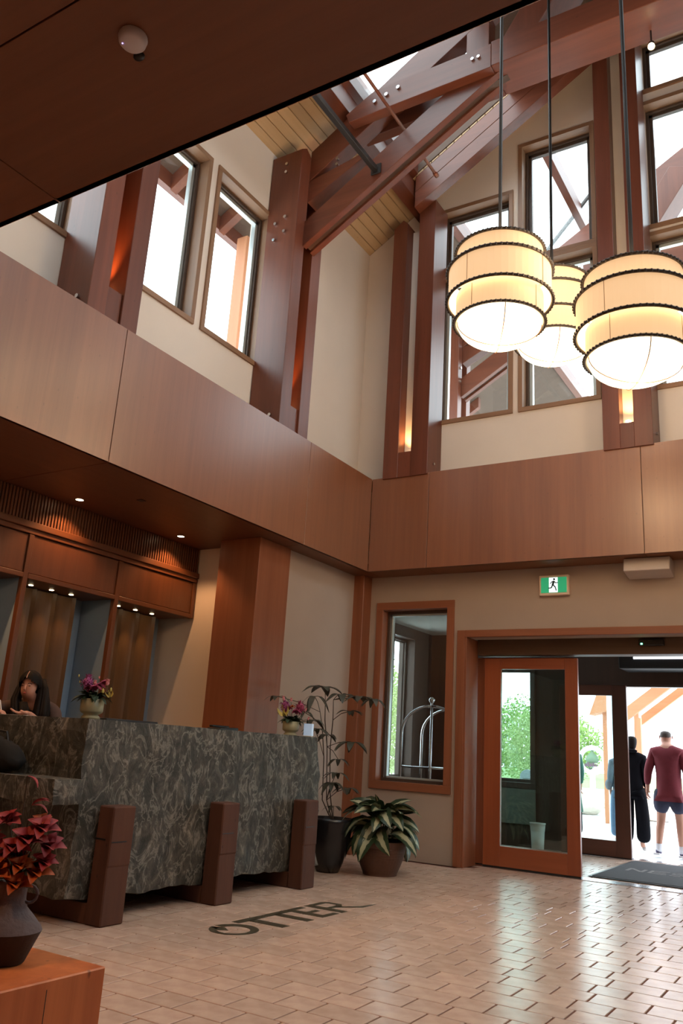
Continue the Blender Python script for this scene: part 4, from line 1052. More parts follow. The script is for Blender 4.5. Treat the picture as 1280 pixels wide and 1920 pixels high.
# ================================================================== FLOWER BOWLS ON THE DESK
pink = plain('petal_pink', (0.68, 0.27, 0.30), 0.6, var=0.15, vscale=40)
purple = plain('petal_purple', (0.30, 0.06, 0.20), 0.7, var=0.35, vscale=40)
magenta = plain('petal_magenta', (0.30, 0.035, 0.10), 0.7, var=0.35, vscale=40)
yellow = plain('petal_yellow', (0.55, 0.46, 0.12), 0.6, var=0.15, vscale=40)
bowl_m = plain('bowl_ceramic', (0.34, 0.33, 0.21), 0.4, var=0.12, vscale=10)
right = vdir
def bouquet(ctr, kscale, label_bowl, label_fl, items, leaves, bowlr=0.068, bh=0.118):
    ctr = V(ctr)
    bo = thing('flower_bowl', label_bowl, 'vase', ctr)
    h = bh
    MB().lathe([(0, 0), (bowlr*0.80, 0), (bowlr*0.82, 0.010), (bowlr*0.62, 0.026), (bowlr*0.92, 0.038), (bowlr, 0.048), (bowlr*1.03, h), (bowlr*0.95, h), (bowlr*0.9, 0.06), (0, 0.055)], ctr, 32).build('bowl', bowl_m, bo, smooth=True)
    fo = thing('flower_arrangement', label_fl, 'flowers', ctr+V((0, 0, h-0.02)))
    MB().lathe([(0, h-0.012), (bowlr*0.9, h-0.02), (bowlr*0.88, 0.065)], ctr, 20).build('moss', darkleaf, fo, smooth=True)
    for (kind, px, pz, dy, r) in items:
        p = ctr+right*px+V((0, dy, pz))
        if kind == 'allium':
            m = MB()
            for k in range(70):
                d = rdir(0.0); d = V((random.gauss(0, 1), random.gauss(0, 1), random.gauss(0, 1))).normalized()
                petal(m, p+d*r*0.55, d, (0, 0, 1), r*0.5, r*0.22, 0.3, n=2)
            m.ball(p, r*0.6, 10, 7); m.build('allium_head', purple if dy < 0.015 else magenta, fo)
        elif kind == 'tulip': 
            m = MB(); dd = (right*px*3+V((0, -0.1, 1))).normalized()
            for k in range(6):
                a = math.pi*k/3; q = dd.to_track_quat('Z', 'Y') @ V((math.cos(a), math.sin(a), 0))
                petal(m, p+q*r*0.35, dd+q*0.12, q, r*1.7, r*1.0, -0.25, n=4)
            m.ball(p+dd*r*0.6, r*0.5, 8, 6, (1, 1, 1.3)); m.build('tulip', pink, fo, smooth=True)
        elif kind == 'lily':
            m = MB(); dd = (right*px*2+V((0.1, -0.7, 0.8))).normalized()
            for k in range(6):
                a = math.pi*k/3; q = dd.to_track_quat('Z', 'Y') @ V((math.cos(a), math.sin(a), 0))
                petal(m, p, dd*0.9+q*0.6, q, r*2, r*0.7, 0.3, n=4)
            m.build('lily', yellow, fo, smooth=True)
        elif kind == 'bud':
            MB().ball(p, r, 8, 6, (0.6, 0.6, 1.3)).build('bud', yellow, fo, smooth=True)
        else:
            bloom('blossom', fo, p, r, magenta if kind == 'mag' else orange_p, 10, 0.5, 1.0, (right*px*3+V((0, -0.5, 0.8))))
        root = ctr+V((0, 0, h-0.02))+right*px*0.15
        MB().tube([root, p-V((0, 0, 0.005))], 0.0018, 5).build('stem', darkleaf, fo)
    for k in range(leaves):
        a = random.uniform(0, 2*math.pi); e = random.uniform(-0.1, 1.5)
        d = V((math.cos(a), math.sin(a), e)); m = MB()
        petal(m, ctr+V((0, 0, h))+V((math.cos(a), math.sin(a), 0))*bowlr*0.5, d, (0, 0, 1), random.uniform(0.06, 0.10), random.uniform(0.026, 0.042), 0.25, 0.3)
        m.build('leaf', darkleaf, fo, smooth=True)
bouquet((0.40, -3.915, 1.088), 1, 'footed pale green bowl on the desk beside the receptionist', 'pink and purple flowers in the bowl beside the receptionist',
        [('allium', -0.045, 0.215, 0.0, 0.052), ('tulip', 0.072, 0.205, 0.0, 0.022), ('tulip', 0.015, 0.200, -0.02, 0.018), ('mag', 0.035, 0.165, -0.03, 0.045), ('mag', 0.045, 0.205, 0.02, 0.035),
         ('mag', -0.01, 0.165, -0.02, 0.04), ('lily', 0.100, 0.135, 0.0, 0.022), ('bud', 0.068, 0.165, -0.02, 0.014), ('bud', 0.10, 0.18, 0.0, 0.010), ('tulip', 0.005, 0.24, 0.02, 0.010), ('bud', -0.105, 0.25, 0, 0.007), ('bud', -0.095, 0.215, 0, 0.006), ('mag', 0.02, 0.18, 0.02, 0.045), ('mag', -0.035, 0.15, 0.03, 0.04)], 70)
bouquet((0.385, -1.78, 1.088), 1, 'footed pale green bowl at the right end of the desk', 'flowers with a pale lily in the bowl at the right end of the desk',
        [('allium', -0.055, 0.235, 0.0, 0.055), ('allium', 0.055, 0.225, 0.02, 0.06), ('tulip', -0.070, 0.275, 0.0, 0.022), ('tulip', -0.01, 0.27, 0.0, 0.018), ('lily', -0.035, 0.155, -0.03, 0.045),
         ('mag', 0.05, 0.17, -0.02, 0.05), ('orange', 0.015, 0.22, -0.02, 0.025), ('tulip', 0.11, 0.20, 0.0, 0.016), ('tulip', 0.135, 0.13, 0.0, 0.016), ('mag', -0.02, 0.20, 0, 0.035)], 64, 0.066, 0.110)
# small white display stand behind the right bowl
o = thing('display_stand', 'small bright tablet stand behind the right flower bowl', 'stand', (0.5, -1.69, 1.088))
MB().prism([(-1.70, 1.095), (-1.675, 1.095), (-1.675, 1.19), (-1.70, 1.19)], 0.46, 0.54, 'x').build('screen', plain('tablet', (0.45, 0.55, 0.66), 0.3, emit=(0.5, 0.65, 0.85), es=0.25), o)
MB().box(0.465, 0.535, -1.71, -1.675, 1.089, 1.096).build('foot', white_paint, o)


# ================================================================== POTTED PLANTS
def leaf_mat():
    m, t, b = newmat('variegated_leaf'); N = t.nodes
    tc = N.new('ShaderNodeTexCoord'); sp = N.new('ShaderNodeSeparateXYZ'); t.links.new(tc.outputs['UV'], sp.inputs[0])
    s = N.new('ShaderNodeMath'); s.operation = 'SUBTRACT'; s.inputs[1].default_value = 0.5; t.links.new(sp.outputs['X'], s.inputs[0])
    a = N.new('ShaderNodeMath'); a.operation = 'ABSOLUTE'; t.links.new(s.outputs[0], a.inputs[0])
    n = N.new('ShaderNodeTexNoise'); n.inputs['Scale'].default_value = 5; n.inputs['Detail'].default_value = 7; t.links.new(tc.outputs['UV'], n.inputs['Vector'])
    ad = N.new('ShaderNodeMath'); ad.operation = 'MULTIPLY_ADD'; ad.inputs[1].default_value = 0.5; t.links.new(n.outputs['Fac'], ad.inputs[0]); t.links.new(a.outputs[0], ad.inputs[2])
    r = N.new('ShaderNodeValToRGB'); e = r.color_ramp.elements; e[0].position = 0.42; e[0].color = (0.40, 0.40, 0.25, 1); e[1].position = 0.47; e[1].color = (0.022, 0.045, 0.018, 1)
    t.links.new(ad.outputs[0], r.inputs['Fac']); t.links.new(r.outputs['Color'], b.inputs['Base Color']); setp(b, Roughness=0.42); return m
vleaf = leaf_mat()
def leaf_mesh(name, L, W, arch, mt, n=8):
    """leaf lying along +Y from the origin, arching and drooping, with UVs"""
    vs = []; fs = []; uv = []
    for i in range(n+1):
        t = i/n; w = W*0.5*(math.sin(math.pi*t**0.85)**0.62 if 0 < t < 1 else 0.03)
        y = L*(math.sin(t*arch)/arch); z = L*((math.cos(t*arch)-1)/arch)
        for k, q in enumerate((-1, -0.5, 0, 0.5, 1)):
            vs.append((w*q, y, z+abs(q)*w*0.35+0.004*math.sin(t*22)*abs(q))); uv.append((0.5+0.5*q, t))
    for i in range(n):
        for k in range(4): fs.append((i*5+k, i*5+k+1, (i+1)*5+k+1, (i+1)*5+k))
    me = bpy.data.meshes.new(name); me.from_pydata(vs, [], fs); me.update()
    ul = me.uv_layers.new(name='UVMap')
    for p in me.polygons:
        p.use_smooth = True
        for li in p.loop_indices: ul.data[li].uv = uv[me.loops[li].vertex_index]
    me.materials.append(mt); return me
pot = thing('potted_variegated_plant', 'bushy plant with cream-centred green leaves in a ribbed brown pot', 'plant', (0.725, -0.78, 0))
potm = plain('ribbed_pot', (0.12, 0.055, 0.035), 0.6, var=0.2, vscale=30)
pr = [(0, 0.0), (0.145, 0.0)]
for k in range(11):
    z = 0.012+0.021*k; r = 0.150+0.065*math.sin(min(1, k/10)*1.45); pr += [(r-0.004, z), (r, z+0.010)]
pr += [(0.226, 0.262), (0.226, 0.275), (0.205, 0.275), (0.19, 0.24), (0.0, 0.235)]
MB().lathe(pr, (0.725, -0.78, 0.001), 40).build('pot', potm, pot, smooth=False)
MB().lathe([(0, 0.262), (0.2, 0.25)], (0.725, -0.78, 0), 24).build('soil', plain('soil', (0.03, 0.02, 0.014), 0.95, bump=0.6, vscale=60), pot)
variants = [leaf_mesh('leaf', l*S, w*S, a, vleaf) for (l, w, a) in ((0.37, 0.15, 1.5), (0.33, 0.155, 1.2), (0.38, 0.15, 1.9), (0.28, 0.125, 1.0), (0.34, 0.085, 0.6))]
random.seed(21)
nl = 66
for k in range(nl):
    t = k/nl; az = k*2.399+random.uniform(-0.2, 0.2)
    tilt = math.radians(82*(1-t)**0.6*1.0-4) if True else 0      # outer leaves lie flatter
    el = math.radians(8+78*t**1.3)+random.uniform(-0.12, 0.12)
    vi = 2 if t < 0.3 else (0 if t < 0.55 else (1 if t < 0.8 else (3 if t < 0.95 else 4)))
    me = variants[vi]
    o = bpy.data.objects.new('leaf', me); C.objects.link(o); o.parent = pot
    rr = 0.10*(1-t)+0.01
    o.location = (-math.sin(az)*rr*S*1.0, math.cos(az)*rr*S, (0.29+0.10*t+0.16*(1-abs(2*t-1)))*S)
    o.rotation_euler = Euler((el+random.uniform(-0.25, 0.2), random.uniform(-0.7, 0.7), az+random.uniform(-.25, .25)), 'XYZ')
    s_ = random.uniform(0.78, 1.0)*(1.0 if t < 0.8 else 0.85); o.scale = (s_, s_, s_)
for k in range(14):
    az = k*2.4; MB().tube([(0.725, -0.78, 0.25), (0.725+0.04*math.cos(az), -0.78+0.04*math.sin(az), 0.36), (0.725+0.09*math.cos(az), -0.78+0.09*math.sin(az), 0.44)], 0.006, 6).build('stalk', darkleaf, pot, smooth=True)

tall = thing('tall_potted_tree', 'tall thin-stemmed indoor tree with drooping dark leaves in a black pot', 'plant', (0.40, -1.0, 0))
pot_black = plain('glazed_black_pot', (0.012, 0.012, 0.014), 0.25)
MB().lathe([(0, 0), (0.095, 0), (0.13, 0.08), (0.175, 0.24), (0.198, 0.40), (0.20, 0.432), (0.185, 0.432), (0.17, 0.38), (0, 0.375)], (0.36, -1.04, 0.001), 36).build('pot', pot_black, tall, smooth=True)
tleaf = plain('tree_leaf', (0.050, 0.052, 0.036), 0.5, var=0.35, vscale=14)
def whorl(px, py, pz, R, n, droop, tilt=(0, 0), seed=0):
    rnd = random.Random(seed); m = MB(); ctr = V((px, py, pz))
    for k in range(n):
        a = 2*math.pi*k/n+rnd.uniform(-0.2, 0.2); d = V((math.cos(a), math.sin(a), tilt[0]*math.cos(a)+rnd.uniform(-0.05, 0.15)))
        petal(m, ctr+d*0.01, d, (0, 0, 1), R*rnd.uniform(0.8, 1.1), R*0.42, 0.12, droop, 6)
    return m
def stemto(base, pts, r=0.0055): MB().tube([V(base)]+[V(p) for p in pts], [r]+[r*0.8]*(len(pts)-1)+[r*0.5], 6).build('stem', stem_m, tall, smooth=True)
b0 = V((0.38, -1.02, 0.38))
def PT(px, py_, yy=-0.95):
    """plan point seen at photo pixel, on the plane y = yy (used once, to lay out the branches)"""
    r = look_matrix(-0.561552, 0.280421, 0.062484); d = -r.col[2]+r.col[0]*((px-640)/1546.57)+r.col[1]*((960-py_)/1546.57)
    t = (yy+7.49626)/d.y; return V((4.33954, -7.49626, 1.0))+d*t
trunks = {'a': [PT(612, 1500), PT(613, 1400), PT(609, 1350), PT(610, 1305)], 'b': [PT(618, 1480), PT(619, 1400), PT(624, 1350), PT(625, 1312)], 'c': [PT(604, 1500), PT(607, 1420), PT(604, 1365), PT(600, 1335)]}
for q in trunks.values(): stemto(b0, q)
lv = [((606, 1290), 0.20, 7, 0.35, 'a'), ((640, 1303), 0.17, 6, 0.45, 'b'), ((590, 1306), 0.14, 5, 1.0, 'c'), ((676, 1308), 0.17, 6, 0.35, 'b'), ((700, 1312), 0.13, 6, 0.6, 'b'), ((655, 1334), 0.13, 6, 0.3, 'b'),
      ((585, 1350), 0.12, 5, 0.6, 'c'), ((590, 1367), 0.14, 6, 0.4, 'c'), ((612, 1378), 0.13, 5, 0.5, 'a'), ((660, 1392), 0.17, 6, 0.5, 'a'), ((634, 1424), 0.10, 6, 0.6, 'a'), ((630, 1450), 0.12, 6, 0.5, 'a'), ((622, 1468), 0.13, 7, 0.7, 'a'),
      ((650, 1478), 0.13, 6, 0.4, 'a'), ((625, 1512), 0.09, 5, 0.5, 'a'), ((520, 1306), 0.12, 5, 0.4, 'c'), ((570, 1335), 0.10, 5, 0.6, 'c')]
for i, ((px, py), R, n, dr, tr) in enumerate(lv):
    p = PT(px, py, -0.95+random.uniform(-0.12, 0.1)) if px > 600 else PT(px, py, -1.42)
    tpts = [b0]+trunks[tr]; near = min(tpts, key=lambda q: (q-p).length+(0.2 if q.z > p.z else 0))
    if (near-p).length > 0.02: MB().tube([near, (near+p)/2+V((0, 0, 0.02)), p], 0.003, 5).build('branch', stem_m, tall, smooth=True)
    whorl(p.x, p.y, p.z, R, n, dr, (0, 0), i).build('leaf', tleaf, tall, smooth=True)

# ================================================================== PEOPLE
def skin(joints, edges, root, levels=2):
    """joints: name -> (x, y, z, r) or (x, y, z, rx, ry); returns verts, faces grown with a Skin modifier"""
    names = list(joints); idx = {n: i for i, n in enumerate(names)}
    me = bpy.data.meshes.new('tmp'); me.from_pydata([joints[n][:3] for n in names], [(idx[a], idx[b]) for a, b in edges], []); me.update()
    ob = bpy.data.objects.new('tmp', me); C.objects.link(ob)
    md = ob.modifiers.new('s', 'SKIN'); md.use_smooth_shade = True
    lay = me.skin_vertices[0] if len(me.skin_vertices) else None
    for n in names:
        j = joints[n]; r = (j[3], j[4] if len(j) > 4 else j[3]); sv = lay.data[idx[n]]; sv.radius = r; sv.use_root = (n == root)
    sb = ob.modifiers.new('b', 'SUBSURF'); sb.levels = levels; sb.render_levels = levels
    dg = bpy.context.evaluated_depsgraph_get(); dg.update()
    ev = ob.evaluated_get(dg); m2 = bpy.data.meshes.new_from_object(ev)
    vs = [tuple(v.co) for v in m2.vertices]; fs = [tuple(p.vertices) for p in m2.polygons]
    bpy.data.objects.remove(ob); bpy.data.meshes.remove(me); bpy.data.meshes.remove(m2)
    return vs, fs
def skinpart(name, parent, joints, edges, root, mt, levels=2):
    vs, fs = skin(joints, edges, root, levels); m = MB(); m.v = vs; m.f = fs
    me = bpy.data.meshes.new(name); me.from_pydata(vs, [], fs); me.update()
    bm = bmesh.new(); bm.from_mesh(me); bmesh.ops.recalc_face_normals(bm, faces=bm.faces); bm.to_mesh(me); bm.free()
    for p in me.polygons: p.use_smooth = True
    me.materials.append(mt); o = bpy.data.objects.new(name, me); C.objects.link(o); o.parent = parent; return o
def hand(J, E, wrist, pfx, fdir, side, curl=0.5, k=1.0):
    """five fingers growing from a palm; fdir = finger direction, side = towards the thumb"""
    w = V(J[wrist][:3]); f = V(fdir).normalized(); s = V(side); s = (s-f*s.dot(f)).normalized(); nrm = f.cross(s)
    pm = w+f*0.045*k; J[pfx+'palm'] = (*pm, 0.026*k, 0.018*k); E.append((wrist, pfx+'palm'))
    for i, (off, ln) in enumerate(((0.026, 0.062), (0.009, 0.070), (-0.009, 0.065), (-0.026, 0.050))):
        a = pm+f*0.042*k+s*off*k; b = a+(f*math.cos(curl)+nrm*math.sin(curl))*ln*0.5*k; c2 = b+(f*math.cos(2*curl)+nrm*math.sin(2*curl))*ln*0.5*k
        J[pfx+'k%d' % i] = (*a, 0.0095*k); J[pfx+'m%d' % i] = (*b, 0.0085*k); J[pfx+'t%d' % i] = (*c2, 0.0072*k)
        E += [(pfx+'palm', pfx+'k%d' % i), (pfx+'k%d' % i, pfx+'m%d' % i), (pfx+'m%d' % i, pfx+'t%d' % i)]
    a = w+f*0.025*k+s*0.034*k; b = a+(f*0.8+s*0.6+nrm*0.3).normalized()*0.032*k; c2 = b+(f*0.95+nrm*0.4).normalized()*0.026*k
    J[pfx+'th0'] = (*a, 0.011*k); J[pfx+'th1'] = (*b, 0.010*k); J[pfx+'th2'] = (*c2, 0.008*k)
    E += [(wrist, pfx+'th0'), (pfx+'th0', pfx+'th1'), (pfx+'th1', pfx+'th2')]
skin_m = plain('skin', (0.52, 0.26, 0.18), 0.55, var=0.05)
hair_black = plain('hair_black', (0.008, 0.005, 0.004), 0.65, var=0.4, vscale=60, spec=0.2)
hair_grey = plain('hair_grey', (0.10, 0.085, 0.075), 0.7, var=0.4, vscale=60)

def stand(height, feet, hipc, chest, neck, head, arms, name, label, cloth, hair=None, hair_long=False, spread=1.0):
    pass

# man in the red sweater, walking away, seen from behind (metres)
def man_red():
    o = thing('person', 'man in dark red sweater and navy shorts walking out, seen from behind', 'person', (2.29, 3.62, 0))
    J = {'pelvis': (0, 0, .93, .135, .10), 'belly': (0, .01, 1.08, .145, .105), 'chest': (-.01, .03, 1.30, .18, .12), 'shc': (-.01, .04, 1.43, .10, .08), 'neck': (-.02, .07, 1.50, .060), 'headb': (-.03, .10, 1.555, .078, .08), 'head': (-.03, .11, 1.63, .083, .092), 'crown': (-.03, .105, 1.68, .060, .065),
         'shl': (-.19, .03, 1.40, .062), 'ell': (-.27, -.02, 1.13, .045), 'wrl': (-.30, .05, .90, .028), 'shr': (.17, .03, 1.40, .062), 'elr': (.25, .00, 1.13, .045), 'wrr': (.27, .10, .92, .028),
         'hpl': (-.10, 0, .88, .095), 'knl': (-.13, .05, .50, .062), 'cal': (-.145, -.02, .33, .058), 'anl': (-.15, -.10, .12, .036), 'tol': (-.16, .02, .045, .035),
         'hpr': (.10, 0, .88, .095), 'knr': (.115, .06, .49, .062), 'car': (.12, .05, .33, .058), 'anr': (.12, .06, .10, .036), 'tor': (.13, .20, .04, .035)}
    E = [('pelvis', 'belly'), ('belly', 'chest'), ('chest', 'shc'), ('shc', 'neck'), ('neck', 'headb'), ('headb', 'head'), ('head', 'crown'), ('shc', 'shl'), ('shl', 'ell'), ('ell', 'wrl'), ('shc', 'shr'), ('shr', 'elr'), ('elr', 'wrr'),
         ('pelvis', 'hpl'), ('hpl', 'knl'), ('knl', 'cal'), ('cal', 'anl'), ('anl', 'tol'), ('pelvis', 'hpr'), ('hpr', 'knr'), ('knr', 'car'), ('car', 'anr'), ('anr', 'tor')]
    hand(J, E, 'wrl', 'l', (-0.03, 0.1, -1), (0, 1, 0.1), 0.4); hand(J, E, 'wrr', 'r', (0.02, 0.2, -1), (0, 1, 0.1), 0.4)
    skinpart('body', o, J, E, 'pelvis', skin_m)
    red = plain('red_sweater', (0.17, 0.018, 0.028), 0.85, var=0.15, vscale=12, bump=0.4)
    G = {'z': (0, 0, .80, .17, .135), 'a': (0, 0, .90, .185, .145), 'b': (0, .01, 1.08, .180, .14), 'c': (-.01, .03, 1.30, .205, .14), 'd': (-.01, .04, 1.42, .12, .095), 'e': (-.015, .06, 1.49, .080), 'sl': (-.19, .03, 1.39, .08), 'el': (-.27, -.02, 1.13, .063), 'wl': (-.297, .04, .93, .045), 'sr': (.17, .03, 1.39, .08), 'er': (.25, 0, 1.13, .063), 'wr': (.267, .09, .95, .045)}
    skinpart('sweater', o, G, [('z', 'a'), ('a', 'b'), ('b', 'c'), ('c', 'd'), ('d', 'e'), ('d', 'sl'), ('sl', 'el'), ('el', 'wl'), ('d', 'sr'), ('sr', 'er'), ('er', 'wr')], 'a', red)
    navy = plain('navy_shorts', (0.022, 0.024, 0.055), 0.8, var=0.2, vscale=10, bump=0.3)
    G = {'a': (0, 0, .96, .16, .12), 'b': (0, 0, .86, .165, .125), 'l1': (-.115, .01, .78, .125), 'l2': (-.135, .035, .55, .115), 'r1': (.115, .01, .78, .125), 'r2': (.125, .04, .55, .115)}
    skinpart('shorts', o, G, [('a', 'b'), ('b', 'l1'), ('l1', 'l2'), ('b', 'r1'), ('r1', 'r2')], 'a', navy)
    sock = plain('white_sock', (0.7, 0.7, 0.75), 0.8); shoe = plain('grey_violet_shoe', (0.12, 0.11, 0.20), 0.7); sole = plain('shoe_sole', (0.65, 0.63, 0.66), 0.6)
    for (ax, ay, az, tx, ty, tz, tip) in ((-.15, -.10, .12, -.19, .07, .055, .0), (.12, .06, .10, .135, .24, .045, 0)):
        s = 'sock'
        MB().tube([(ax, ay, az+.06), (ax, ay, az), (ax, ay+.02, az-.03)], [.043, .043, .045], 12).build(s, sock, o, raw=True, local=True, smooth=True)
        skinpart('shoe', o, {'h': (ax, ay-.03, az-.035, .045), 'm': ((ax+tx)/2, (ay+ty)/2, (az+tz)/2-.01, .047), 't': (tx, ty, tz, .042, .034)}, [('h', 'm'), ('m', 't')], 'h', shoe)
        MB().prism([(ay-.08, az-.085), (ty+.04, tz-.045), (ty+.04, tz-.02), (ay-.08, az-.055)], (ax+tx)/2-.043, (ax+tx)/2+.043, 'x').build('shoe_sole', sole, o, raw=True, local=True, bevel=0.008)
    skinpart('hair', o, {'a': (-.03, .082, 1.57, .078, .07), 'b': (-.03, .09, 1.645, .088, .09), 'c': (-.03, .10, 1.69, .066, .07)}, [('a', 'b'), ('b', 'c')], 'a', hair_grey)
    for s in (-1, 1): MB().ball((-.03+s*.086, .11, 1.605), .02, 8, 6, (.5, .8, 1.4)).build('ear', skin_m, o, raw=True, local=True, smooth=True)
    MB().ball((-.03, .198, 1.60), .016, 8, 6, (.8, 1, 1.2)).build('nose', skin_m, o, raw=True, local=True, smooth=True)
    return o
man_red()
def walker(name_label, loc, top, trouser, hairc, scale=1.0, rot=0.0, hood=False, wide=True, skirt=False, bag=False):
    o = thing('person', name_label, 'person', loc)
    J = {'pelvis': (0, 0, .90, .12, .09), 'belly': (0, 0, 1.03, .115, .085), 'chest': (0, .01, 1.22, .13, .095), 'shc': (0, .01, 1.34, .085, .065), 'neck': (0, .015, 1.42, .045), 'headb': (0, .02, 1.485, .066, .07), 'head': (0, .02, 1.55, .074, .084), 'crown': (0, .02, 1.60, .05, .055),
         'shl': (-.15, 0, 1.31, .05), 'ell': (-.19, -.02, 1.06, .038), 'wrl': (-.17, .05, .85, .025), 'shr': (.15, 0, 1.31, .05), 'elr': (.19, -.02, 1.06, .038), 'wrr': (.17, .05, .85, .025),
         'hpl': (-.085, 0, .85, .08), 'knl': (-.10, .04, .48, .055), 'anl': (-.10, -.05, .09, .035), 'tol': (-.10, .06, .035, .03), 'hpr': (.085, 0, .85, .08), 'knr': (.09, .05, .47, .055), 'anr': (.09, .05, .08, .035), 'tor': (.10, .17, .035, .03)}
    E = [('pelvis', 'belly'), ('belly', 'chest'), ('chest', 'shc'), ('shc', 'neck'), ('neck', 'headb'), ('headb', 'head'), ('head', 'crown'), ('shc', 'shl'), ('shl', 'ell'), ('ell', 'wrl'), ('shc', 'shr'), ('shr', 'elr'), ('elr', 'wrr'),
         ('pelvis', 'hpl'), ('hpl', 'knl'), ('knl', 'anl'), ('anl', 'tol'), ('pelvis', 'hpr'), ('hpr', 'knr'), ('knr', 'anr'), ('anr', 'tor')]
    hand(J, E, 'wrl', 'l', (0, .1, -1), (0, 1, .1), .4, .9); hand(J, E, 'wrr', 'r', (0, .1, -1), (0, 1, .1), .4, .9)
    skinpart('body', o, J, E, 'pelvis', skin_m)
    G = {'z': (0, 0, .76, .15, .12), 'a': (0, 0, .86, .155, .12), 'b': (0, 0, 1.03, .15, .115), 'c': (0, .01, 1.21, .15, .11), 'd': (0, .01, 1.33, .10, .08), 'e': (0, .01, 1.40, .065), 'sl': (-.15, 0, 1.30, .067), 'el': (-.19, -.02, 1.06, .055), 'wl': (-.172, .04, .88, .04), 'sr': (.15, 0, 1.30, .067), 'er': (.19, -.02, 1.06, .055), 'wr': (.172, .04, .88, .04)}
    skinpart('jacket', o, G, [('z', 'a'), ('a', 'b'), ('b', 'c'), ('c', 'd'), ('d', 'e'), ('d', 'sl'), ('sl', 'el'), ('el', 'wl'), ('d', 'sr'), ('sr', 'er'), ('er', 'wr')], 'a', top)
    if skirt:
        MB().lathe([(0.13, .98), (0.17, .80), (0.21, .45), (0.20, .45), (.15, .8)], (0, 0, 0), 20).build('long_coat', top, o, raw=True, local=True, smooth=True)
    w = .085 if not wide else .105
    G = {'a': (0, 0, .93, .135, .105), 'l1': (-.09, .01, .78, .10), 'l2': (-.11, .03, .45, w), 'l3': (-.12, -.04, .10, w*1.05), 'r1': (.09, .01, .78, .10), 'r2': (.11, .04, .45, w), 'r3': (.11, .06, .10, w*1.05)}
    skinpart('trousers', o, G, [('a', 'l1'), ('l1', 'l2'), ('l2', 'l3'), ('a', 'r1'), ('r1', 'r2'), ('r2', 'r3')], 'a', trouser)
    for q, (ax, ay) in enumerate(((-.11, -.03), (.11, .07))):
        skinpart('shoe', o, {'h': (ax, ay-.03, .04, .036), 't': (ax, ay+.15, .034, .034, .03)}, [('h', 't')], 'h', plain('pale_shoe', (0.55, 0.5, 0.48), 0.7))
    skinpart('hair', o, {'a': (0, -.03, 1.40, .055, .04), 'b': (0, -.01, 1.50, .080, .07), 'c': (0, .0, 1.57, .084, .085), 'd': (0, .01, 1.615, .058, .062)}, [('a', 'b'), ('b', 'c'), ('c', 'd')], 'a', hairc)
    MB().ball((0, .10, 1.53), .014, 8, 6, (.8, 1, 1.2)).build('nose', skin_m, o, raw=True, local=True, smooth=True)
    if hood: skinpart('hood', o, {'a': (0, -.075, 1.37, .12, .06), 'b': (0.0, -.06, 1.43, .10, .05)}, [('a', 'b')], 'a', top)
    if bag:
        MB().ball((-.20, .06, .93), .09, 12, 8, (.6, 1.2, 1)).build('shoulder_bag', plain('bag_grey', (0.12, 0.13, 0.15), .8), o, raw=True, local=True, smooth=True)
        MB().tube([(-.20, .06, 1.0), (-.17, .05, 1.2), (-.12, .03, 1.36)], .008, 6).build('bag_strap', black, o, raw=True, local=True)
    o.rotation_euler = (0, 0, rot); o.scale = (scale,)*3
    return o
blackc = plain('black_clothes', (0.004, 0.004, 0.006), 1.0, spec=0.15, var=0.3, vscale=10, bump=0.3)
bluec = plain('slate_coat', (0.10, 0.14, 0.18), 0.85, var=0.2, vscale=10); jeans = plain('blue_jeans', (0.09, 0.16, 0.26), 0.85)
greenc = plain('green_coat', (0.03, 0.12, 0.09), 0.85)
walker('woman in black hooded top and wide black trousers beside the man in red', (1.775, 4.05, 0), blackc, blackc, hair_black, 1.0, 0.0, hood=True)
walker('person in a grey-blue coat with a shoulder bag, half hidden by the outer door', (1.40, 5.0, 0), bluec, jeans, hair_black, 0.94, 0.5, bag=True, wide=False)
walker('person in a green coat, only an edge showing beside the front door leaf', (0.815, 4.5, 0), greenc, blackc, hair_black, 0.98, 0.2, skirt=True, wide=False)

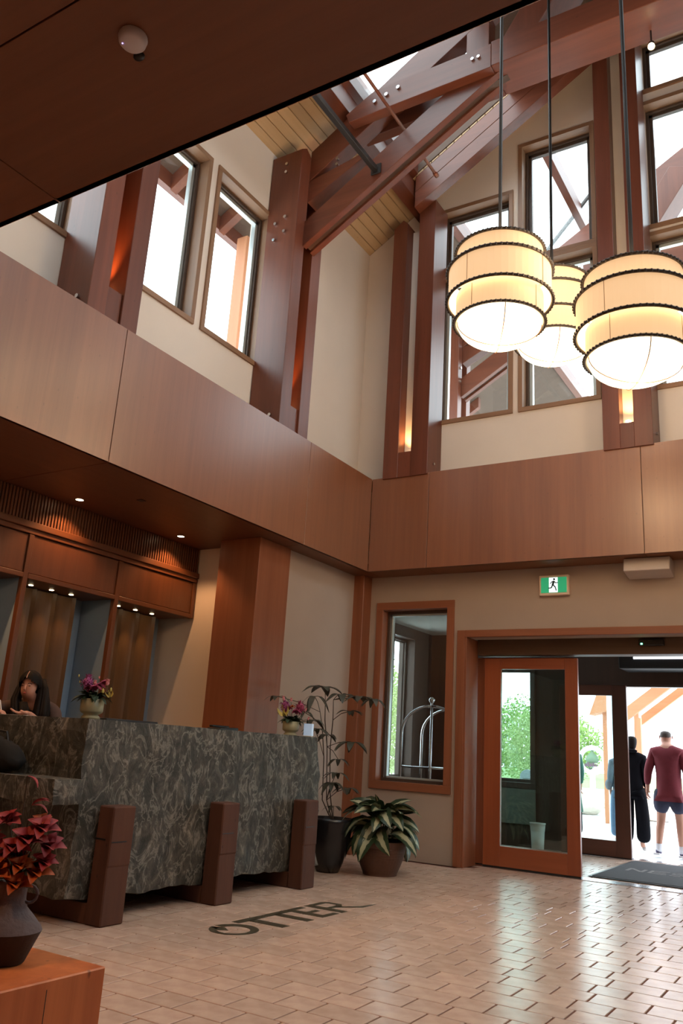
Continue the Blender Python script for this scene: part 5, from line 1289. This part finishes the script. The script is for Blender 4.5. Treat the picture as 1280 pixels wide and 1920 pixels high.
# receptionist bending over the desk end, writing (metres, local; faces -Y towards the camera side)
def receptionist():
    o = thing('person', 'dark-haired woman behind the stone desk, head bowed, writing with a pen', 'person', (-0.60, -3.52, 0))
    # axes: F = facing direction on plan
    f = V((0.55, -0.83, 0)).normalized(); r = V((f.y, -f.x, 0))*-1      # r: her left when seen from the front = photo right
    r = V((0.83, 0.55, 0)).normalized()
    def P(a, b, z): q = r*a+f*b; return (q.x, q.y, z)
    J = {'pelvis': (*P(.02, -.18, .90), .13, .10), 'belly': (*P(.02, -.16, 1.05), .12, .09), 'chest': (*P(0.01, -.06, 1.24), .14, .10), 'shc': (*P(0, .02, 1.36), .09, .07), 'neck': (*P(-.02, .07, 1.41), .045),
         'headb': (*P(-.035, .15, 1.43), .058, .060), 'head': (*P(-.03, .13, 1.50), .070, .075), 'crown': (*P(-.025, .09, 1.555), .056, .060),
         'shl': (*P(-.16, .02, 1.33), .052), 'ell': (*P(-.36, .20, 1.285), .040), 'wrl': (*P(-.19, .40, 1.285), .026),
         'shr': (*P(.17, .00, 1.31), .052), 'elr': (*P(.21, .10, 1.10), .040), 'wrr': (*P(.07, .34, 1.275), .025),
         'hpl': (*P(-.08, -.18, .86), .09), 'knl': (*P(-.09, -.14, .48), .06), 'anl': (*P(-.09, -.20, .08), .038), 'tol': (*P(-.09, -.08, .035), .032), 'hpr': (*P(.11, -.18, .86), .09), 'knr': (*P(.12, -.14, .48), .06), 'anr': (*P(.12, -.20, .08), .038), 'tor': (*P(.12, -.08, .035), .032)}
    E = [('pelvis', 'belly'), ('belly', 'chest'), ('chest', 'shc'), ('shc', 'neck'), ('neck', 'headb'), ('headb', 'head'), ('head', 'crown'), ('shc', 'shl'), ('shl', 'ell'), ('ell', 'wrl'), ('shc', 'shr'), ('shr', 'elr'), ('elr', 'wrr'),
         ('pelvis', 'hpl'), ('hpl', 'knl'), ('knl', 'anl'), ('anl', 'tol'), ('pelvis', 'hpr'), ('hpr', 'knr'), ('knr', 'anr'), ('anr', 'tor')]
    hand(J, E, 'wrl', 'l', r*1.0+f*.25+V((0, 0, -.12)), f, 0.7, .95); hand(J, E, 'wrr', 'r', -r*0.9+f*.3, f, 0.3, .95)
    rec_skin = plain('skin_fair', (0.58, 0.30, 0.22), 0.5, var=0.04)
    skinpart('body', o, J, E, 'pelvis', rec_skin)
    top = plain('brown_shirt', (0.085, 0.050, 0.042), 0.85, var=0.2, vscale=10); bl = plain('black_vest', (0.008, 0.008, 0.010), 0.85)
    G = {'a': (*P(.02, -.17, .90), .14, .11), 'b': (*P(.02, -.15, 1.05), .135, .10), 'c': (*P(.01, -.05, 1.24), .15, .11), 'd': (*P(0, .01, 1.35), .095, .075), 'sl': (*P(-.16, .02, 1.325), .065), 'el': (*P(-.36, .20, 1.285), .052), 'wl': (*P(-.27, .31, 1.285), .040), 'sr': (*P(.17, 0, 1.305), .066), 'er': (*P(.21, .10, 1.10), .052), 'wr': (*P(.14, .22, 1.19), .040)}
    skinpart('shirt', o, G, [('a', 'b'), ('b', 'c'), ('c', 'd'), ('d', 'sl'), ('sl', 'el'), ('el', 'wl'), ('d', 'sr'), ('sr', 'er'), ('er', 'wr')], 'a', top)
    G = {'a': (*P(.02, -.09, 1.00), .10, .09), 'b': (*P(.01, .0, 1.22), .115, .09), 'c': (*P(-.01, .05, 1.33), .08, .06)}
    skinpart('vest', o, G, [('a', 'b'), ('b', 'c')], 'a', bl)
    G = {'a': (*P(.02, -.18, .92), .145, .115), 'l1': (*P(-.07, -.18, .78), .10), 'l2': (*P(-.09, -.15, .45), .08), 'l3': (*P(-.09, -.19, .10), .07), 'r1': (*P(.11, -.18, .78), .10), 'r2': (*P(.12, -.15, .45), .08), 'r3': (*P(.12, -.19, .10), .07)}
    skinpart('trousers', o, G, [('a', 'l1'), ('l1', 'l2'), ('l2', 'l3'), ('a', 'r1'), ('r1', 'r2'), ('r2', 'r3')], 'a', bl)
    # hair: shell over the skull, open at the face, with a parting, and long falls at both sides
    Hc = V(P(-.032, .115, 1.500)); fh = (f*0.86+V((0, 0, -0.50))).normalized(); uh = (V((0, 0, 1))-fh*fh.z).normalized(); rh = fh.cross(uh)*-1
    rh = r
    def HP(a, b, c_): q_ = Hc+rh*a+fh*b+uh*c_; return tuple(q_)
    m = MB(); nn, mm_ = 28, 18; idx = {}; vs = []
    for i in range(mm_+1):
        t = math.pi*i/mm_
        for k in range(nn):
            a_ = 2*math.pi*k/nn; d = (math.sin(t)*math.cos(a_), math.sin(t)*math.sin(a_), math.cos(t))
            wv = 1+0.02*math.sin(a_*9)
            gr = 0.94 if abs(d[0]+0.05) < 0.06 and d[2] > 0.25 else 1.0
            vs.append(HP(d[0]*.088*wv*gr, d[1]*.100*gr-0.012, d[2]*.110*wv*gr+0.008))
    fs = []
    for i in range(mm_):
        for k in range(nn):
            t = math.pi*(i+.5)/mm_; a_ = 2*math.pi*(k+.5)/nn; d = (math.sin(t)*math.cos(a_), math.sin(t)*math.sin(a_), math.cos(t))
            if d[1] > 0.22 and d[2] < 0.86-0.75*abs(d[0]+0.05)-0.25*(d[1] < 0.5): continue
            fs.append((i*nn+k, (i+1)*nn+k, (i+1)*nn+(k+1) % nn, i*nn+(k+1) % nn))
    m.add(vs, fs); m.build('hair', hair_black, o, raw=True, local=True, smooth=True)
    def fall(pts, rs, seedn):
        rnd = random.Random(seedn); m = MB()
        for k in range(16):
            ja, jb = rnd.uniform(-1, 1), rnd.uniform(-1, 1)
            m.tube([P(p[0]+ja*rr*.8, p[1]+jb*rr*.8, p[2]) for p, rr in zip(pts, rs)], [rr*rnd.uniform(.35, .55) for rr in rs], 7)
        m.build('hair', hair_black, o, raw=True, local=True, smooth=True)
    fall([(-.085, .06, 1.54), (-.108, .09, 1.47), (-.112, .14, 1.38), (-.075, .18, 1.28), (-.06, .2, 1.20)], [.022, .028, .032, .036, .03], 1)
    fall([(.040, .05, 1.545), (.064, .07, 1.48), (.078, .10, 1.39), (.085, .12, 1.29), (.085, .14, 1.19)], [.020, .032, .044, .052, .045], 2)
    fall([(-.02, -.02, 1.56), (.0, -.04, 1.45), (.0, -.05, 1.34), (.0, -.07, 1.22)], [.055, .06, .06, .055], 3)
    fall([(-.05, .15, 1.36), (-.03, .17, 1.30), (-.02, .18, 1.20)], [.03, .04, .04], 4)
    MB().tube([HP(-.005, .062, .092), HP(-.005, .03, .108), HP(-.005, -.01, .114)], .0030, 6).build('parting', rec_skin, o, raw=True, local=True)
    dk = plain('eye_shadow', (0.10, 0.035, 0.025), 0.6); lip = plain('lips', (0.45, 0.09, 0.08), 0.5)
    for s in (-1, 1):
        MB().ball(P(-.034+s*.027, .206, 1.488), .0085, 10, 6, (1.3, 1, .45)).build('eye', dk, o, raw=True, local=True, smooth=True)
        MB().tube([P(-.034+s*.014, .212, 1.505), P(-.034+s*.030, .210, 1.509), P(-.034+s*.043, .198, 1.503)], .0026, 5).build('eyebrow', hair_black, o, raw=True, local=True)
    MB().tube([P(-.035, .210, 1.495), P(-.035, .226, 1.462), P(-.035, .218, 1.455)], [.006, .0095, .008], 8).build('nose', rec_skin, o, raw=True, local=True, smooth=True)
    MB().ball(P(-.035, .207, 1.432), .013, 10, 6, (1.1, .8, .4)).build('mouth', lip, o, raw=True, local=True, smooth=True)
    pen = thing('pen', 'white pen held upright in the receptionist\'s right hand', 'pen', (0, 0, 0))
    wl = V(J['wrl'][:3])+V(o.location); h = wl+(r*1.0+f*.25).normalized()*.075
    pen.location = h
    MB().tube([(0.01, 0, -.03), (-.035, 0, .075)], .0045, 8).build('barrel', white_paint, pen, raw=True, local=True)
    MB().tube([(0.01, 0, -.03), (.0155, 0, -.043)], [.0045, .001], 8).build('tip', dark_metal, pen, raw=True, local=True)
    return o
receptionist()
o = bx('paper_sheet', white_paint, None, -0.42, -0.08, -4.02, -3.80, 1.0885, 1.0905, 0); tag(o, 'white sheet of paper under the receptionist\'s hands', 'paper')

# ================================================================== OUTDOORS
concrete = plain('pale_concrete', (0.74, 0.78, 0.78), 0.9, var=0.06, vscale=1.5)
bx('floor.001', concrete, None, -12, 16, 3.08, 14.0, -0.10, -0.008, 0, kind='structure')
bx('floor.002', plain('roadway', (0.50, 0.54, 0.55), 0.95, var=0.1, vscale=0.5), None, -80, 60, 14.0, 34, -0.14, -0.03, 0, kind='structure')
bx('floor.003', plain('meadow', (0.20, 0.30, 0.10), 0.95, var=0.3, vscale=0.6), None, -120, 90, 34, 120, -0.16, -0.02, 0, kind='structure')
bx('floor.004', plain('gravel_bed', (0.33, 0.34, 0.27), 0.95, var=0.2, vscale=2), None, -80, -12, 3.08, 14, -0.12, -0.02, 0, kind='structure')
boulder_m = plain('boulder', (0.55, 0.47, 0.40), 0.9, var=0.35, vscale=3, bump=0.6)
bl_labs = ['large pale boulder beside the walk, right of the round sign', 'flat reddish boulder in front of the round sign', 'grey boulder behind the person in the grey-blue coat', 'small boulder left of the round sign foot']
for (x, y, r, sc, lab) in ((-0.15, 12.6, 0.42, (1.3, 1, 0.75), bl_labs[0]), (-1.0, 11.4, 0.42, (1.4, 1, 0.5), bl_labs[1]), (0.55, 11.2, 0.34, (1.2, 1, 0.7), bl_labs[2]), (-1.9, 12.0, 0.32, (1.2, 1, 0.7), bl_labs[3])):
    m = MB().ball((0, 0, 0), r, 14, 9, sc, 0)
    m.v = [(x+px+0.18*r*noise.noise(V((px*4, py*4, x*3))), y+py, max(-0.01, pz+r*0.45+0.22*r*noise.noise(V((px*5, py*5, pz*5+y))))) for px, py, pz in m.v]
    o = m.build('boulder', boulder_m); tag(o, lab, 'rock')
o = thing('round_sign', 'round white hoop sign with a green droplet on the walk outside', 'sign', (-0.92, 12.2, 0))
pts = [(-0.92+0.27*math.cos(2*math.pi*k/40), 12.2, 1.12+0.27*math.sin(2*math.pi*k/40)) for k in range(41)]
MB().tube(pts, 0.055, 8, cap=False).build('hoop', white_paint, o, smooth=True)
MB().tube([(-0.92, 12.2, 1.30), (-0.92, 12.2, 1.36)], 0.01).v
MB().lathe([(0.005, 0.28), (0.03, 0.20), (0.12, 0.10), (0.15, 0.02), (0.11, -0.04), (0, -0.05)], (-0.92, 12.2, 1.10), 20).build('droplet', plain('sage', (0.13, 0.20, 0.13), 0.8), o, smooth=True)
for k, (dx, w, h) in enumerate(((-0.13, .05, .06), (-0.07, .04, .09), (-0.02, .05, .07), (0.04, .05, .08), (.10, .05, .05))): MB().box(-0.92+dx, -0.92+dx+w, 12.03, 12.05, 0.98, 0.98+h).build('emblem_mark', plain('mark_plum', (0.12, 0.07, 0.10), 0.8), o)
MB().box(-0.97, -0.87, 12.15, 12.25, 0, 0.86).build('post', white_paint, o)
MB().box(-1.25, -0.59, 12.0, 12.4, -0.008, 0.12).build('plinth', concrete, o)

# shelter beyond the walk: pale round column, orange frame
cw = plain('pale_column', (0.62, 0.74, 0.78), 0.6)
o = MB().lathe([(0, 0), (0.095, 0), (0.09, 0.08), (0.085, 5.6), (0, 5.6)], (0.82, 7.0, -0.008), 24).build('round_column', cw, smooth=True); tag(o, 'pale blue-white round column outside the doors', 'column')
o = thing('timber_porch', 'orange timber porch frame with sloping rafter outside the open doorway', 'porch', (1.2, 7.0, 0))
MB().box(1.10, 1.17, 7.3, 7.4, -0.008, 1.95).build('post', orangew, o); MB().box(1.20, 1.28, 6.95, 7.05, -0.008, 1.80).build('post', orangew, o)
ox = wood('porch_wood_x', (0.46, 0.19, 0.08), (0.60, 0.27, 0.13), 'x', 0.6, 8, 0.05)
MB().prism([(1.02, 1.72), (3.2, 3.40), (3.2, 3.62), (1.02, 1.94)], 6.95, 7.05, 'y').build('rafter', ox, o)
MB().prism([(1.22, 1.70), (3.2, 3.22), (3.2, 3.38), (1.22, 1.86)], 7.3, 7.4, 'y').build('rafter', ox, o)
MB().prism([(3.2, 3.40), (5.4, 1.72), (5.4, 1.94), (3.2, 3.62)], 6.95, 7.05, 'y').build('rafter', ox, o)
MB().box(5.1, 5.2, 6.95, 7.05, -0.008, 1.95).build('post', orangew, o)
o = thing('timber_porch', 'orange boxed eave on a post left of the pale round column', 'porch', (0.1, 9.0, 0))
MB().prism([(-0.05, 1.93), (0.32, 2.02), (0.75, 2.9), (0.35, 3.0)], 8.8, 9.2, 'y').build('eave', ox, o)
MB().box(0.16, 0.27, 8.95, 9.05, -0.008, 2.02).build('post', orangew, o)

# trees
def cardcloud(m, ctr, rad, n, size, seed, cone=False, h=1.0):
    rnd = random.Random(seed)
    for k in range(n):
        if cone:
            t = rnd.random()**1.5; a = rnd.uniform(0, 2*math.pi); rr = rad[0]*(1-t)*(0.55+0.45*rnd.random())*(0.8+0.35*math.sin(t*40)); p = V((ctr[0]+rr*math.cos(a), ctr[1]+rr*math.sin(a), ctr[2]+h*t))
        else:
            d = V((rnd.gauss(0, 1), rnd.gauss(0, 1), rnd.gauss(0, 1))).normalized(); q = 0.55+0.5*rnd.random(); nz = 1+0.35*noise.noise(d*2.3+V((seed, 0, 0)))
            p = V((ctr[0]+d.x*rad[0]*q*nz, ctr[1]+d.y*rad[1]*q*nz, ctr[2]+d.z*rad[2]*q*nz))
        u = V((rnd.gauss(0, 1), rnd.gauss(0, 1), rnd.gauss(0, 1))).normalized()*size*rnd.uniform(.6, 1.3); w = u.orthogonal().normalized()*size*rnd.uniform(.5, 1)
        m.add([p-u-w*0.4, p+u*0.2-w, p+u, p+w], [(0, 1, 2, 3)])
    return m
leafg = plain('spring_leaves', (0.22, 0.33, 0.08), 0.8, var=0.45, vscale=2)
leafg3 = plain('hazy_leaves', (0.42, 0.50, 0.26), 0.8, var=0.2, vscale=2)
leafg2 = plain('bright_leaves', (0.31, 0.38, 0.16), 0.8, var=0.4, vscale=2)
needle = plain('hazy_needles', (0.12, 0.18, 0.15), 0.9, var=0.4, vscale=2)  # lightened green, distance haze is mixed into the needle colour
bark = plain('bark', (0.12, 0.09, 0.07), 0.9, var=0.3, vscale=6)
def tree(label, x, y, h, r, mt, n, size, seed, group=None):
    o = thing('leafy_tree', label, 'tree', (x, y, -0.03), group)
    cardcloud(MB(), (x, y, h*0.58), (r, r, h*0.42), n, size, seed).build('foliage', mt, o)
    MB().tube([(x, y, -0.03), (x+0.03, y, h*0.4), (x, y+0.1, h*0.75)], [0.05*h/3, 0.035*h/3, 0.01], 7).build('trunk', bark, o)
    return o
tree('bright green young tree seen through the left door glass', -2.7, 13.5, 2.35, 0.75, leafg2, 6000, 0.026, 1)
tree('leafy tree behind the young tree, through the left door glass', -5.0, 19.0, 2.9, 1.3, leafg, 5000, 0.045, 2)
tree('tall light green tree seen through the vestibule side window', -6.4, 12.5, 3.0, 1.1, leafg2, 7000, 0.03, 3)
tree('second light green tree filling the vestibule side window', -9.2, 16.0, 3.9, 1.7, leafg, 7000, 0.045, 4)
tree('light green tree beyond the road, far left', -14.0, 23.0, 5.0, 2.4, leafg2, 6000, 0.07, 5)
tree('soft green tree beyond the open doorway, right of the porch post', 0.6, 26.0, 2.5, 1.4, leafg3, 4000, 0.06, 6)
tree('pale green tree behind the man in red', 3.0, 30.0, 2.9, 1.8, leafg3, 4000, 0.07, 7)
tree('low green tree left of the round sign', -6.5, 28.0, 3.0, 2.0, leafg, 4000, 0.07, 8)
cf = None
k = 0
rnd = random.Random(5)
for (x, y) in [(-66+4.9*i+rnd.uniform(-.5, .5), 58+(i % 3)*6) for i in range(11)]:
    if cf is None:
        cf = thing('conifer', 'dark conifer in the distant stand beyond the meadow', 'tree', (x, y, -0.03), 'distant dark conifers')
        m = cardcloud(MB(), (x, y, 0.8), (2.2, 2.2, 1), 9000, 0.11, 11, True, 9.0); m.build('foliage', needle, cf)
        MB().tube([(x, y, -0.03), (x, y, 8.8)], [0.22, 0.03], 6).build('trunk', bark, cf)
        o = cf
    else: o = copy_tree(cf)
    o.location = V((x, y, -0.03))*S; q = rnd.uniform(0.75, 1.12); o.scale = (q, q, q*rnd.uniform(.9, 1.1)); o.rotation_euler = (0, 0, rnd.uniform(0, 6))
# parked car behind the side window
o = thing('litter_bin', 'grey round-topped litter bin beyond the door glass', 'bin', (-1.02, 8.2, 0))
pp = [(-0.14, -0.008), (0.14, -0.008), (0.14, 0.72)]+[(0.14*math.cos(a), 0.72+0.14*math.sin(a)) for a in [math.pi*i/8 for i in range(1, 8)]]+[(-0.14, 0.72)]
MB().prism([(-1.02+a, b) for a, b in pp], 8.05, 8.35, 'y').build('shell', plain('bin_grey', (0.16, 0.18, 0.19), 0.5, 0.3), o, bevel=0.01)
MB().box(-1.10, -0.94, 8.045, 8.052, 0.60, 0.70).build('slot', black, o)

# ------------------------------------------------------------------ groups and sub-parts
GROUPS = {'pendant_lamp': 'hanging drum lamps in the high hall', 'downlight': 'recessed downlights in the low soffits', 'timber_post': 'double timber posts standing on the fascia ledge',
          'timber_truss': 'timber roof trusses', 'boulder': 'boulders beside the outdoor walk', 'leafy_tree': 'light green trees outside', 'flower_bowl': 'flower bowls on the stone desk',
          'flower_arrangement': 'flowers in the desk bowls', 'sliding_door_leaf': 'inner sliding door leaves', 'outer_door_leaf': 'outer sliding door leaves', 'door_sidelite': 'fixed panels behind the door leaves',
          'purlin': 'purlins along the eaves', 'gable_rafter': 'rafters along the gable wall', 'eave_frame': 'outdoor eaves', 'timber_porch': 'orange timber porches outside'}
NEST = {'running_figure': 'doorway_symbol', 'wheel': 'deck', 'caster': 'deck', 'ball_finial': 'upright', 'dome_rib': 'dome', 'finial': 'dome', 'eye': 'body', 'eyebrow': 'body', 'nose': 'body', 'mouth': 'body', 'ear': 'body', 'parting': 'hair',
        'shoe_sole': 'shoe', 'ring_handle': 'upper_body', 'soil': 'pot', 'check_crack': 'cradle_post', 'bag_strap': 'shoulder_bag', 'hood': 'jacket', 'rubber_edge': 'mat_body', 'letter': 'mat_body'}
base = lambda n: n.split('.')[0]
for o in list(C.objects):
    if o.parent is None:
        g = GROUPS.get(base(o.name))
        if g and 'kind' not in o: o['group'] = g
        kids = list(o.children)
        for k in kids:
            t = NEST.get(base(k.name))
            if t:
                tg = next((q_ for q_ in kids if base(q_.name) == t and q_.parent is o and V(q_.location).length < 1e-6), None)
                if tg is not None and V(k.location).length < 1e-6: k.parent = tg
